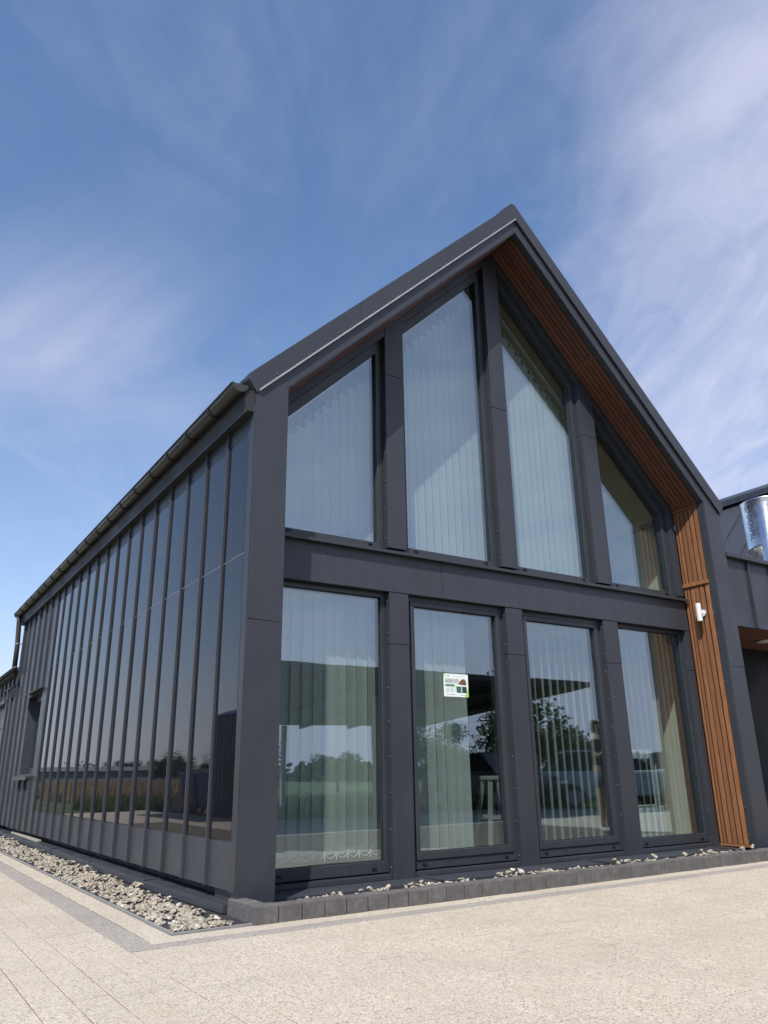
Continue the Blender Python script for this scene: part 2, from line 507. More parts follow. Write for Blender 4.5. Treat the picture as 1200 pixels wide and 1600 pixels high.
# ================================================================== GROUND
g = MB(); g.v = [(-1500, -1500, -0.06), (1500, -1500, -0.06), (1500, 1500, -0.06), (-1500, 1500, -0.06)]; g.f = [(0, 1, 2, 3)]
t = NT('meadow ground')
n = t.noise(t.pos(), 0.05, 6, 0.6); n2 = t.noise(t.pos(), 3.0, 5, 0.7)
col = t.ramp(n, [(0.3, (0.060, 0.095, 0.028)), (0.55, (0.085, 0.115, 0.040)), (0.75, (0.17, 0.15, 0.07))])
M_meadow = t.set(Base_Color=t.mixc(t.rng(n2, 0.35, 0.7, 0, 0.5), col, (0.045, 0.07, 0.022)), Roughness=0.95, Normal=t.bump(n2, 0.6, 0.1))
tag(obj('ground', g, M_meadow), kind='structure')
pv = tag(obj('pavement', MB().box(-5.1, 14.5, -9.6, 19.0, -0.05, -0.005), M_joint), kind='structure')

# pavers laid in courses along Y; the 300 that show largest stand alone, the rest are one part
PW, PL = 0.166, 0.331
def paver_mesh(name, mat, w, l, k):
    mb = MB()
    c = 0.0022; gpx = 0.0027; gpy = 0.0004
    r_ = random.Random(k)
    x0, x1, y0, y1 = -w / 2 + gpx, w / 2 - gpx, -l / 2 + gpy, l / 2 - gpy
    b = 0
    ring = [(x0, y0), (x1, y0), (x1, y1), (x0, y1)]
    mb.v = [(x, y, -0.02) for x, y in ring] + [(x, y, -c) for x, y in ring] + [(x * (1 - c / abs(x)), y, 0.0) for x, y in ring]
    for a in (0, 4):
        for i in range(4):
            j = (i + 1) % 4
            mb.f.append((a + i, a + j, a + 4 + j, a + 4 + i))
    mb.f.append((8, 9, 10, 11))
    return mb
paver_me = paver_mesh('paver', M_pave, PW, PL, 1).mesh('paver', M_pave)
half_me = paver_mesh('paver', M_pave, PW, PL / 2, 1).mesh('half_paver', M_pave)
stripe_me = paver_mesh('paver', M_stripe, PW, PL, 1).mesh('grey_paver', M_stripe)
camp = Vector((-2.3215, -5.476, 0.928))
slots = []
# left of the house: courses from the stripe outwards
XS0 = -0.70
def inview(x, y):
    d = Vector((x, y, 0)) - camp
    z = d.dot(fw)
    if z < 0.4: return None
    u = 600 + 1196.8 * d.dot(r2) / z; v = 800 - 1196.8 * d.dot(u2) / z
    if -120 < u < 1320 and v < 1760: return z
    return None
for i in range(-40, 60):
    xc = XS0 - PW / 2 - i * PW if i >= 0 else XS0 + PW / 2 - (i + 1) * PW
    off = (i % 2) * PL / 2
    for j in range(-18, 40):
        yc = -0.611 - PL / 2 - j * PL - off + (PL if off else 0) if j >= 0 else -0.611 + PL / 2 - (j + 1) * PL + off
        if i <= 0 and j < 0: continue                    # behind the stripe in front of the facade
        if i <= 0 and yc > -0.611 - PL / 2 + .002:
            slots.append((xc, -0.611 - PL / 4, 0, 2)); continue
        if i == 0 and yc > -0.60: continue               # the stripe itself runs here
        if xc < -3.4 or xc > 8.3 or yc < -5.2 or yc > 12.2: continue
        slots.append((xc, yc, 0, 0))
ns = int((12.2 + 0.59) / PL)
for j in range(ns):                                      # grey stripe along the long side, beige course inside it
    yc = -0.60 + PL / 2 + j * PL
    slots.append((XS0 - PW / 2, yc, 0, 1))
    slots.append((XS0 + 0.09, yc + 0.165 + 0.012, 0, 0))
for j in range(28):                                      # grey stripe along the facade and the beige course behind it
    xc = XS0 + PL / 2 + j * PL
    slots.append((xc, -0.445 - PW / 2, 1, 1))
    if xc > XS0 + 0.1: slots.append((xc - 0.10, -0.445 + 0.076, 1, 0))
vis = []
for (x, y, rot, kind) in slots:
    z = inview(x, y)
    if z is not None: vis.append((z, x, y, rot, kind))
vis.sort()
rest = {0: MB(), 1: MB(), 2: MB()}
units = {0: paver_mesh('paver', M_pave, PW, PL, 1), 2: paver_mesh('paver', M_pave, PW, PL / 2, 1)}; units[1] = units[0]
for k, (z, x, y, rot, kind) in enumerate(vis):
    h = rnd.uniform(-0.0011, 0.0011)
    if k < 290:
        link('paver', (paver_me, stripe_me, half_me)[kind], pv, (x, y, h), (rnd.uniform(-.002, .002), rnd.uniform(-.002, .002), (math.pi / 2 if rot else 0)))
    else:
        mb = rest[kind]; b = len(mb.v)
        mb.v += [((x - vy, y + vx, vz + h) if rot else (x + vx, y + vy, vz + h)) for vx, vy, vz in units[kind].v]
        mb.f += [tuple(b + q for q in f) for f in units[kind].f]
b = len(rest[0].v); rest[0].v += rest[2].v; rest[0].f += [tuple(b + q for q in f) for f in rest[2].f]
tag(obj('paver', rest[0], M_pave, pv), kind='stuff')
if rest[1].f: tag(obj('paver', rest[1], M_stripe, pv), kind='stuff')
# paving not seen directly goes on as the same aggregate surface
far = MB()
for (x0, x1, y0, y1) in ((-5.1, -3.45, -9.6, 19), (8.3, 14.5, -9.6, -0.3), (-3.45, 8.3, -9.6, -5.4), (-3.45, -0.7, 12.4, 19)):
    far.box(x0, x1, y0, y1, -0.006, -0.001)
obj('paving_field', far, M_pave, pv)
# small spill of dry sand at the very bottom left of the view
def blob(mb, cx, cy, rx, ry, h, n=16, seed=0):
    r_ = random.Random(seed); b = len(mb.v)
    for k in range(n):
        a = 2 * math.pi * k / n; q = r_.uniform(0.75, 1.15)
        mb.v.append((cx + rx * q * math.cos(a), cy + ry * q * math.sin(a), 0.0))
    for k in range(n):
        a = 2 * math.pi * k / n; q = r_.uniform(0.45, 0.62)
        mb.v.append((cx + rx * q * math.cos(a), cy + ry * q * math.sin(a), h * r_.uniform(0.6, 1)))
    mb.v.append((cx, cy, h))
    for k in range(n):
        k2 = (k + 1) % n
        mb.f += [(b + k, b + k2, b + n + k2, b + n + k), (b + n + k, b + n + k2, b + 2 * n)]
sp = MB(); blob(sp, -1.43, -2.02, 0.13, 0.05, 0.008, 18, 3); blob(sp, -1.56, -1.95, 0.10, 0.03, 0.005, 14, 4)
tag(obj('sand_spill', sp, M_sand, smooth=True), 'small tan patch of dry sand on the beige pavers at lower left', 'sand', kind='stuff')

# ================================================================== GRAVEL BEDS
def stone_mesh(k):
    r_ = random.Random(100 + k)
    bm = bmesh.new()
    for _ in range(13):
        v = Vector((r_.gauss(0, 1), r_.gauss(0, 1), r_.gauss(0, 1))).normalized() * r_.uniform(0.82, 1.0)
        bm.verts.new((v.x * 1.0, v.y * r_.uniform(0.48, 0.66), v.z * r_.uniform(0.30, 0.44)))
    bmesh.ops.convex_hull(bm, input=bm.verts)
    bmesh.ops.delete(bm, geom=[v for v in bm.verts if not v.link_faces], context='VERTS')
    me = bpy.data.meshes.new('stone'); bm.to_mesh(me); bm.free()
    me.materials.append(M_stone)
    return me
stones = [stone_mesh(k) for k in range(16)]
def stone_rest(mb, me, mat):
    b = len(mb.v)
    mb.v += [tuple(mat @ v.co) for v in me.vertices]
    mb.f += [tuple(b + i for i in p_.vertices) for p_ in me.polygons]
def scatter(parent, spots, nmax):
    spots.sort(key=lambda q: (Vector(q[0]) - camp).length / q[1])
    mb = MB()
    for i, (p_, s_) in enumerate(spots):
        me = rnd.choice(stones)
        e = (rnd.uniform(-0.55, 0.55), rnd.uniform(-0.55, 0.55), rnd.uniform(0, 6.28))
        if i < nmax:
            link('stone', me, parent, p_, e, (s_,) * 3)
        else:
            from mathutils import Euler
            stone_rest(mb, me, Matrix.LocRotScale(Vector(p_), Euler(e), Vector((s_,) * 3)))
    if mb.f: tag(obj('stone', mb, M_stone, parent), kind='stuff')
bed = tag(obj('gravel_bed', MB().box(-0.50, 0.11, -0.235, 12.0, -0.03, 0.006), M_soil), kind='structure')
obj('edging', MB().box(-0.522, -0.500, -0.262, 12.0, -0.03, 0.010).box(-0.500, 0.20, -0.262, -0.235, -0.03, 0.0095), M_edge, bed)
sp_ = []
for i in range(2100):
    y = -0.22 + 12.0 * rnd.random() ** 1.35
    x = rnd.uniform(-0.485, -0.10)
    if y < 0.28 and x > -0.02: continue
    hgt = 0.008 + 0.046 * max(0, (x + 0.5) / 0.42) * (0.55 + 0.45 * math.sin(y * 5.1 + 1.0) * math.sin(y * 2.3))
    if y < 0.15: hgt *= 0.55
    if x > -0.17 and rnd.random() < 0.6: continue
    s_ = rnd.uniform(0.018, 0.046)
    sp_.append(((x, max(y, -0.22 + s_), 0.006 + hgt * rnd.uniform(0.35, 1.0)), s_))
scatter(bed, sp_, 190)
bed2 = tag(obj('gravel_bed', MB().box(0.14, 6.46, -0.18, 0.45, -0.03, 0.03), M_soil), kind='structure')
sp_ = []
for i in range(520):
    x = 0.55 + 5.40 * rnd.random(); y = rnd.uniform(-0.165, 0.13)
    clump = 0.5 + 0.5 * math.sin(x * 4.3 + 0.6) * math.sin(x * 9.1)
    h = 0.062 + 0.044 * clump * rnd.random()
    sp_.append(((x, y, h + rnd.uniform(-0.03, 0.005)), rnd.uniform(0.022, 0.042)))
for x, y, h in ((2.42, -0.08, .125), (2.50, -0.05, .135), (2.58, -0.07, .12), (2.34, -.06, .115), (3.72, -.09, .13), (3.9, -.1, .12), (4.3, -.1, .125), (4.75, -.1, .12), (5.9, -.1, .125), (5.75, -.08, .12), (1.2, -.09, .115), (1.9, -.09, .12), (0.72, -.1, .105)):
    sp_.append(((x, y, h), rnd.uniform(0.042, 0.055)))
scatter(bed2, sp_, 100)

# ================================================================== PALISADE KERB
kb = thing('palisade_kerb', 'low dark concrete palisade kerb edging the gravel before the glazed gable', 'kerb', (0.015, -0.3, 0))
BW = 0.176
bx = MB().box(-BW / 2 + .0034, BW / 2 - .0034, 0.0, 0.12, -0.12, 0.110).mesh('kerb_block', M_kerb, bevel=0.008)
bs = MB().box(0.0, 0.12, -BW / 2 + .0015, BW / 2 - .0015, -0.12, 0.113).mesh('kerb_block', M_kerb, bevel=0.008)
for k in range(40):
    link('kerb_block', bx, kb, (0.015 + BW / 2 + k * BW, -0.3 + rnd.uniform(-.0015, .0015), rnd.uniform(-.004, .004)), (0, 0, rnd.uniform(-.010, .010)))
for k in range(2):
    link('kerb_block', bs, kb, (0.015 + rnd.uniform(-.001, .001), -0.178 + BW / 2 + k * BW, rnd.uniform(-.002, .003)), (0, 0, rnd.uniform(-.008, .008)))

# the forecourt was set out on a datum 18 mm below its true level: bring it up about the survey station
GK = (0.9282 - 0.018) / 0.9282
for o in (pv, bed, bed2, kb, bpy.data.objects['sand_spill']):
    o.location = camp + (o.location - camp) * GK if o is kb else Vector((-2.3215, -5.476, 0.9282)) * (1 - GK)
    o.scale = (GK,) * 3

# ================================================================== THE HOUSE
H = thing('gable_house', 'anthracite gabled house with glazed front and dark solar wall', 'house', (XA, 0, 0))

# --- portal frame in front of the glazing
def leg(mir):
    f = (lambda x: L - x) if mir else (lambda x: x)
    lo = MB().prism_xz([(f(0), 0.055), (f(W), 0.055), (f(W), 2.078), (f(0), 2.078)], 0, 0.09)
    # upper sheet laps over the lower one
    hi = MB().prism_xz([(f(0), 2.082), (f(W), 2.074), (f(W), ZI), (f(W - 0.085), ZI + 0.085), (f(0), ZI - SL * W + 0.158)], -0.003, 0.09)
    nm = 'corner_post'
    a = obj(nm, lo, M_metal, H, bevel=0.004); b = obj(nm, hi, M_metal, H, bevel=0.004)
    obj('post_core', MB().box(f(0.03) if not mir else f(W) + .03, f(W) if not mir else f(0.03), 0.0905, D, 0.055, 3.9), M_metal, H)
    return a, b
posts = leg(False) + leg(True)
VB = 0.158                                      # vertical depth of the inner rake board
VT = 0.40                                       # top of the verge flashing
for mir in (0, 1):
    f = (lambda x: L - x) if mir else (lambda x: x)
    yk = 0.0 if not mir else 0.0005
    board = MB().quadbox([(f(W + .002), yk, ZI), (f(XA), yk, ZA), (f(XA), D + .2, ZA), (f(W + .002), D + .2, ZI),
                          (f(W - .083), yk + .0005, ZI + .085), (f(XA), yk + .0005, ZA + VB), (f(XA), D + .2, ZA + VB), (f(W - .083), D + .2, ZI + .085)])
    obj('rake_board', board, M_metal, H, bevel=0.003, fix=True)
    z0 = ZI - SL * W + VB
    # verge flashing in three lengths, with a drip edge below
    xs = [-0.082, 1.05, 2.15, XA]
    for a, b in zip(xs, xs[1:]):
        ga = 0.0015
        lo = lambda x: z0 + SL * x
        hi = lambda x: z0 + SL * x + (VT - VB) - 0.012 * 0
        if a < 0:
            poly = [(f(-0.082), 4.134), (f(0.0), z0), (f(b - ga), lo(b - ga)), (f(b - ga), hi(b - ga)), (f(-0.082), hi(-0.082))]
        else:
            poly = [(f(a + ga), lo(a + ga)), (f(b), lo(b)), (f(b), hi(b)), (f(a + ga), hi(a + ga))]
        obj('verge_flashing', MB().prism_xz(poly, -0.016, 0.10), M_metal, H, bevel=0.003)
    dd = 0.018
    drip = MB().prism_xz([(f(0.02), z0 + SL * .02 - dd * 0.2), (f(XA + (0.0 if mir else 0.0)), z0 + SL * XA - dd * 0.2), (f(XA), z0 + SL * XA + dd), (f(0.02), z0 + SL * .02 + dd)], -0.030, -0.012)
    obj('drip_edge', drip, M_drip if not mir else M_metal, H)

# --- roof slopes, with standing seams
z0o = ZI - SL * W + VT
for mir in (0, 1):
    f = (lambda x: L - x) if mir else (lambda x: x)
    th = 0.035
    s_ = MB().prism_xz([(f(-0.10), z0o - SL * 0.10 - th - .004), (f(XA), z0o + SL * XA - th - .004), (f(XA), z0o + SL * XA - .004), (f(-0.10), z0o - SL * 0.10 - .004)], 0.10, YB)
    ro = obj('roof', s_, M_wall, H)
    for k in range(21):
        y = 0.55 + k * 0.52
        sm = MB().prism_xz([(f(-0.09), z0o - SL * 0.09 - .005), (f(XA - .03), z0o + SL * (XA - .03) - .005), (f(XA - .03), z0o + SL * (XA - .03) + .028), (f(-0.09), z0o - SL * 0.09 + .028)], y, y + 0.012)
        obj('roof_seam', sm, M_wall, ro)
obj('ridge_cap', MB().prism_xz([(XA - .16, z0o + SL * (XA - .16) + .03), (XA, z0o + SL * XA + .032), (XA + .16, z0o + SL * (XA - .16) + .03), (XA + .16, z0o + SL * (XA - .16) + .006), (XA, z0o + SL * XA + .006), (XA - .16, z0o + SL * (XA - .16) + .006)], 0.02, YB), M_metal, H)
# structure below the roof so no light leaks in
for mir in (0, 1):
    f = (lambda x: L - x) if mir else (lambda x: x)
    obj('roof_deck', MB().prism_xz([(f(0.03), ZI - SL * W + .06 + SL * .03), (f(XA), ZA + 0.06), (f(XA), ZA + 0.30), (f(0.03), ZI - SL * W + .30 + SL * .03)], D + 0.21, YB - .02), M_inceil, H)

# --- wooden soffit under the rakes and wooden lining of the right leg
NB = 6
def soffit(mir):
    f = (lambda x: L - x) if mir else (lambda x: x)
    nx, nz = SL / math.hypot(1, SL), -1 / math.hypot(1, SL)
    ux, uz = 1 / math.hypot(1, SL), SL / math.hypot(1, SL)
    length = (XA - W) / ux
    def plank(y0, y1, s0, s1, th, nm, mat):
        mb = MB(); pts = []
        for off in (0, th):
            for (s, y) in ((s0, y0), (s1, y0), (s1, y1), (s0, y1)):
                pts.append((f(W + ux * s + nx * off), y, ZI + uz * s + nz * off))
        mb.quadbox(pts)
        return obj(nm, mb, mat, root, bevel=0.0025, fix=True)
    nonlocal_root = obj('soffit', MB().quadbox([(f(W + ux * s + nx * o), y, ZI + uz * s + nz * o) for o in (-0.004, 0.004) for (s, y) in ((0.02, 0.075), (length - 0.01, 0.075), (length - 0.01, D), (0.02, D))]), M_black, H, fix=True)
    root = nonlocal_root
    y0, y1 = 0.085, D - 0.004
    pw = (y1 - y0) / NB
    mid = length * 0.44
    for k in range(NB):
        a, b = y0 + k * pw + 0.0065, y0 + (k + 1) * pw - 0.0065
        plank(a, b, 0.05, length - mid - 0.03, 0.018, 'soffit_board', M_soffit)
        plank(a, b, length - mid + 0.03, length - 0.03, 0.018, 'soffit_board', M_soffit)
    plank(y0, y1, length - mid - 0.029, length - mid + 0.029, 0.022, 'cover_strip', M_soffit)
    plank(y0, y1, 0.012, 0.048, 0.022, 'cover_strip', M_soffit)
    # metal return between the front edge and the boards
    plank(0.003, 0.078, 0.0, length, 0.010, 'metal_return', M_metal)
soffit(False); soffit(True)

XR = L - W
lin = obj('wood_lining', MB().box(XR - .004, XR + .02, 0.10, D, 0.09, ZI - 0.03), M_black, H)  # black backing paints the shade of deep gaps between the slats
ya, yb_ = 0.100, D - 0.012
edges = [(ya + 0.004, ya + 0.056), (ya + 0.073, ya + 0.125), (ya + 0.142, ya + 0.194), (ya + 0.211, ya + 0.263), (ya + 0.280, ya + 0.311), (ya + 0.326, yb_ + 0.008)]
for k, (a, b) in enumerate(edges):
    for z0_, z1_ in ((0.115, 3.105), (3.160, ZI - 0.045)):
        bow = rnd.uniform(-0.003, 0.003)
        th = 0.0125 if k != 3 else 0.010
        link('wood_slat', MB().box(-th, 0, 0, b - a, 0, z1_ - z0_).mesh('wood_slat', M_wood, bevel=0.003), lin, (XR - .004 + bow * .3, a, z0_), (rnd.uniform(-.0015, .0015), 0, 0))
obj('cover_strip', MB().box(XR - .036, XR, ya - 0.01, yb_ + 0.01, 3.108, 3.157), M_wood, lin, bevel=0.003)
obj('cover_strip', MB().box(XR - .034, XR, ya - 0.03, yb_ + 0.01, 0.086, 0.112), M_wood, lin, bevel=0.003)
obj('cover_strip', MB().box(XR - .030, XR, ya - 0.005, yb_ + 0.01, ZI - .043, ZI - .015), M_wood, lin, bevel=0.003)
obj('metal_return', MB().box(XR - .012, XR, 0.004, 0.096, 0.07, ZI - .02), M_metal, H, bevel=0.003)

# --- screws
scr = MB().lathe([(0.0085, 0), (0.0085, 0.003), (0.006, 0.006), (0.0001, 0.0075)], n=8).mesh('screw', M_screw, smooth=True)
def screw(parent, x, y, z, axis):
    rot = {'-x': (0, -math.pi / 2, 0), '-y': (math.pi / 2, 0, 0)}[axis]
    return link('screw', scr, parent, (x, y, z), rot)
for z in [0.2 + 0.28 * k for k in range(14)]:
    screw(posts[2] if z < 2.08 else posts[3], XR - .012, 0.082, z + 0.02, '-x')
for z in (0.30, 1.15, 2.10, 3.0, 3.7):
    screw(posts[0] if z < 2.08 else posts[1], -0.0005, 0.062, z, '-x')
for k in range(5):
    x = 0.18 + k * 0.62
    screw(H, x, -0.017, ZI - SL * W + VB + SL * x + 0.05, '-y')

# --- posts between the windows
PX = [(W + .001, 0.425), (1.619, 1.837), (3.075, 3.305), (4.553, 4.795), (6.046, XR - .037)]
YP, YG = 0.450, 0.56
ZBB, ZBT, ZSL = 2.562, 2.935, 2.95
for i, (a, b) in enumerate(PX):
    for (z0_, z1_, up_) in ((0.072, 2.070, 0), (2.0735, ZBB - .004, 0), (ZSL + .05, 4.885, 1), (4.889, None, 1)):
        y0 = YP + (0.0 if z0_ in (0.072, ZSL + .05) else -0.0025)
        if z1_ is None or (up_ and rake(a) - .02 < z1_ and rake(b) - .02 < z1_):
            if up_ and z1_ is None and max(rake(a), rake(b)) < 4.9: continue
            poly = [(a, z0_), (b, z0_), (b, rake(b) - .015)] + ([(XA, rake(XA) - .015)] if a < XA < b else []) + [(a, rake(a) - .015)]
            if z0_ > min(rake(a), rake(b)) - 0.05: continue
        else:
            poly = [(a, z0_), (b, z0_), (b, z1_), (a, z1_)]
        q = obj('window_post', MB().prism_xz(poly, y0, 0.72), M_metal, H, bevel=0.003)
        if i > 0:
            top = min(z for _, z in poly[2:])
            z = z0_ + 0.10
            while z < min(top, 6.6) - 0.05:
                screw(q, a, y0 + 0.040, z, '-x'); z += 0.30
    
# header band under the rake, in the plane of the posts
HB = 0.125
for (xa, xb) in ((0.425, 1.619), (1.837, 3.075), (3.305, 4.553), (4.795, 6.046)):
    obj('window_header', MB().prism_xz([(xa, rake(xa) - HB), (xb, rake(xb) - HB), (xb, rake(xb) + .03), (xa, rake(xa) + .03)], YP + .002, 0.72), M_metal, H, bevel=0.003)

# --- beam between the storeys
YBM = 0.443
for (xa, xb, dy) in ((W + .001, 2.25, 0), (2.253, 4.25, -.002), (4.253, XR - .037, 0)):
    obj('storey_beam', MB().prism_yz([(YBM + dy, ZBB), (0.72, ZBB + 0.004), (0.72, ZBT), (YBM + dy + .012, ZBT)], xa, xb), M_metal, H, bevel=0.003)
for (xa, xb) in ((W + .001, 2.05), (2.053, 4.05), (4.053, XR - .037)):
    obj('window_sill', MB().prism_yz([(0.396, 2.928), (0.72, 2.950), (0.72, 2.985), (0.396, 2.958)], xa, xb), M_metal, H, bevel=0.002)

# --- windows
win = []
def window(poly, margin, y_front, y_glass, sash=False, nm='window'):
    """poly: opening, counter-clockwise from the bottom left"""
    n = len(poly)
    inner = offset_poly(poly, margin)
    root = bpy.data.objects.new(nm, None)
    root.empty_display_size = 0.1
    COL.objects.link(root); root.parent = H
    root.matrix_parent_inverse = Matrix.Translation(H.location).inverted()
    if sash:
        mid = offset_poly(poly, [k * 0.52 for k in margin])
        mid2 = offset_poly(poly, [k * 0.52 + 0.004 for k in margin])
        obj('frame', MB().ring_xz(poly, mid, y_front + 0.012, y_front + 0.09), M_frame, root, bevel=0.002, fix=True)
        obj('sash', MB().ring_xz(mid2, inner, y_front, y_front + 0.08), M_frame, root, bevel=0.003, fix=True)
    else:
        obj('frame', MB().ring_xz(poly, inner, y_front, y_front + 0.09), M_frame, root, bevel=0.003, fix=True)
    g1 = offset_poly(inner, -0.004); g2 = offset_poly(inner, 0.006)
    obj('gasket', MB().ring_xz(g1, g2, y_glass - 0.006, y_glass - 0.001), M_black, root, fix=True)
    obj('pane', MB().prism_xz(offset_poly(inner, -0.012), y_glass, y_glass + 0.024), M_glass, root)
    return root
ZF = 0.135
cap = MB().box(-0.022, 0.022, -0.012, 0.0, -0.009, 0.009).mesh('drain_cap', M_black, bevel=0.003)
bays = [(0.425, 1.619), (1.837, 3.075), (3.305, 4.553), (4.795, 6.046)]
for i, (a, b) in enumerate(bays):
    a2, b2 = a + .002, b - .002
    fixed = i in (0, 3)
    poly = [(a2, ZF), (b2, ZF), (b2, ZBB - .003), (a2, ZBB - .003)]
    if fixed:
        w = window(poly, [0.09, 0.045, 0.045, 0.045], 0.520, 0.553)
    else:
        w = window(poly, [0.135, 0.098, 0.095, 0.098], 0.500, 0.540, True)
    for xx in ((a2 + .14, b2 - .14) if i else (b2 - .16, a2 + .16)):
        link('drain_cap', cap, w, (xx, 0.5195 if fixed else 0.5115, ZF + 0.042))
    obj('sill', MB().prism_yz([(0.478, 0.118), (0.62, 0.135), (0.62, 0.082), (0.478, 0.082)], a2, b2), M_metal, w, bevel=0.003)
    win.append(w)
    # upper window
    zt = lambda x: rake(x) - HB
    poly = [(a2, ZSL + .03), (b2, ZSL + .03), (b2, zt(b2)), (a2, zt(a2))]
    w = window(poly, [0.075, 0.068, 0.085, 0.068], 0.525, 0.565)
    for xx in (a2 + .16, b2 - .16):
        link('drain_cap', cap, w, (xx, 0.5245, ZSL + .03 + 0.052))
    win.append(w)

# --- base flashing in front of the glazing and at the solar wall
xs = [0.31, 1.93, 3.93, 5.95, 6.46]
for a, b in zip(xs, xs[1:]):
    mb = MB().prism_yz([(0.17, 0.012), (0.178, 0.012), (0.178, 0.070), (0.60, 0.078), (0.60, 0.082), (0.17, 0.074)], a + .002, b - .002)
    mb.box(b - 0.035, b + .012, 0.166, 0.50, 0.078, 0.088) if b < 6 else None
    obj('base_flashing', mb, M_wall, H)
ys = [0.085, 1.77, 3.75, 5.78, 7.80, 9.82, 11.84]
for k, (a, b) in enumerate(zip(ys, ys[1:])):
    sag = rnd.uniform(-.006, .006)
    o0 = -0.058 if k == 0 else -0.105 + sag
    mb = MB().quadbox([(o0, a, 0.030), (0.13, a, 0.030), (0.13, b + .02, 0.030), (-0.105 - sag, b + .02, 0.030), (o0 + .005, a, 0.086 + k % 2 * .003), (0.13, a, 0.094), (0.13, b + .02, 0.094), (-0.100 - sag, b + .02, 0.086 + k % 2 * .003)])
    if k: mb.box(-0.106, 0.13, a - .004, a + .022, 0.0885, 0.101)
    obj('base_flashing', mb, M_wall, H, bevel=0.003)
obj('plinth', MB().box(0.115, 0.16, 0.10, YB, 0.0, 0.30).box(0.165, XR, 0.64, 0.70, 0.0, 0.13), M_dark, H)

# --- long wall: solar panels between standing seams
SE = [0.095] + [0.545 + 0.5215 * k for k in range(14)] + [7.80]
ZC0, ZP0, ZJ, ZP1, ZC1 = 0.164, 0.496, 2.632, 3.672, 3.90
seam_me = MB().box(-0.030, 0.0, -0.008, 0.008, 0, ZC1 - ZC0).mesh('seam', M_wall, bevel=0.003)
lab = 0
for k in range(15):
    a, b = SE[k] + .009, SE[k + 1] - .009
    obj('cladding_panel', MB().box(0.0, 0.02, a - .012, b + .012, ZC0, ZC1), M_wall, H)
    for z0_, z1_ in ((ZP0, ZJ - .004), (ZJ + .004, ZP1)):      # every sheet sits a hair out of true
        j = [rnd.uniform(-.0016, .0016) for _ in range(3)]; j.append(j[1] + j[2] - j[0])
        obj('solar_panel', MB().quadbox([(-.0075 + j[0], a, z0_), (-.0005, a, z0_), (-.0005, b, z0_), (-.0075 + j[1], b, z0_), (-.0075 + j[2], a, z1_), (-.0005, a, z1_), (-.0005, b, z1_), (-.0075 + j[3], b, z1_)]), M_pv, H, fix=True)
    obj('panel_joint', MB().box(-0.0085, -0.0008, a, b, ZJ - .0022, ZJ + .0022), M_jst, H)
seams_y = [y for y in SE[1:]]
y = SE[-1]
rest_y = []
while y < 10.5:
    y += 0.52; rest_y.append(y)
for y in seams_y:
    link('seam', seam_me, H, (0, y, ZC0))
# plain panels beyond, with the small window cut out
WY0, WY1, WZ0, WZ1 = 8.33, 9.58, 1.0, 2.31
prev = SE[-1]
cuts = rest_y + [10.95]
for y in cuts:
    a, b = prev, min(y, 10.95)
    if b <= a + .01: break
    for (p0, p1, q0, q1) in ((a, b, ZC0, ZC1),):
        if b > WY0 and a < WY1:
            for (c0, c1, d0, d1) in ((a, b, ZC0, WZ0), (a, b, WZ1, ZC1), (a, min(b, WY0), WZ0, WZ1), (max(a, WY1), b, WZ0, WZ1)):
                if c1 > c0 + .005: obj('cladding_panel', MB().box(0.0, 0.02, c0, c1, d0, d1), M_wall, H)
        else:
            obj('cladding_panel', MB().box(0.0, 0.02, p0, p1, q0, q1), M_wall, H)
    if WY0 - .05 < b < WY1 + .05:
        obj('seam', MB().box(-0.036, 0, b - .011, b + .011, ZC0, WZ0 - .03), M_wall, H, bevel=.003)
        obj('seam', MB().box(-0.036, 0, b - .011, b + .011, WZ1 + .04, ZC1), M_wall, H, bevel=.003)
    elif b < 10.93:
        link('seam', seam_me, H, (0, b, ZC0))
    prev = b
obj('corner_strip', MB().box(-0.0125, 0.0, 0.0, 0.092, 0.16, ZC1), M_metal, H, bevel=.003)
obj('corner_strip', MB().box(-0.040, 0.02, 10.93, 10.99, ZC0, ZC1), M_metal, H, bevel=.003)
# side window
sw = bpy.data.objects.new('window', None); COL.objects.link(sw); sw.parent = H; sw.matrix_parent_inverse = Matrix.Translation(H.location).inverted()
mb = MB()
mb.box(0.0, 0.17, WY0, WY0 + .012, WZ0, WZ1).box(0.0, 0.17, WY1 - .012, WY1, WZ0, WZ1).box(0.0, 0.17, WY0 + .012, WY1 - .012, WZ1 - .012, WZ1).box(0.0, 0.17, WY0 + .012, WY1 - .012, WZ0, WZ0 + .012)
obj('reveal', mb, M_wall, sw)
fr = MB()
for (c0, c1, d0, d1) in ((WY0 + .012, WY0 + .10, WZ0 + .012, WZ1 - .012), (WY1 - .10, WY1 - .012, WZ0 + .012, WZ1 - .012), (WY0 + .10, WY1 - .10, WZ0 + .012, WZ0 + .11), (WY0 + .10, WY1 - .10, WZ1 - .10, WZ1 - .012)):
    fr.box(0.115, 0.168, c0, c1, d0, d1)
obj('frame', fr, M_frame, sw, bevel=.003)
obj('pane', MB().box(0.14, 0.16, WY0 + .09, WY1 - .09, WZ0 + .10, WZ1 - .09), M_glass, sw)
obj('hood', MB().prism_xz([(-0.11, WZ1 - .005), (0.0, WZ1 + .055), (0.0, WZ1 + .075), (-0.115, WZ1 + .015)], WY0 - .06, WY1 + .06), M_wall, sw)
obj('sill', MB().prism_xz([(-0.10, WZ0 - .075), (-0.10, WZ0 - .02), (0.10, WZ0 + .010), (0.10, WZ0 - .03), (-.09, WZ0 - .06)], WY0 - .03, WY1 + .03), M_wall, sw)
obj('dark_room', MB().box(0.40, 0.42, WY0 - .2, WY1 + .2, WZ0 - .3, WZ1 + .3), M_inback, sw)

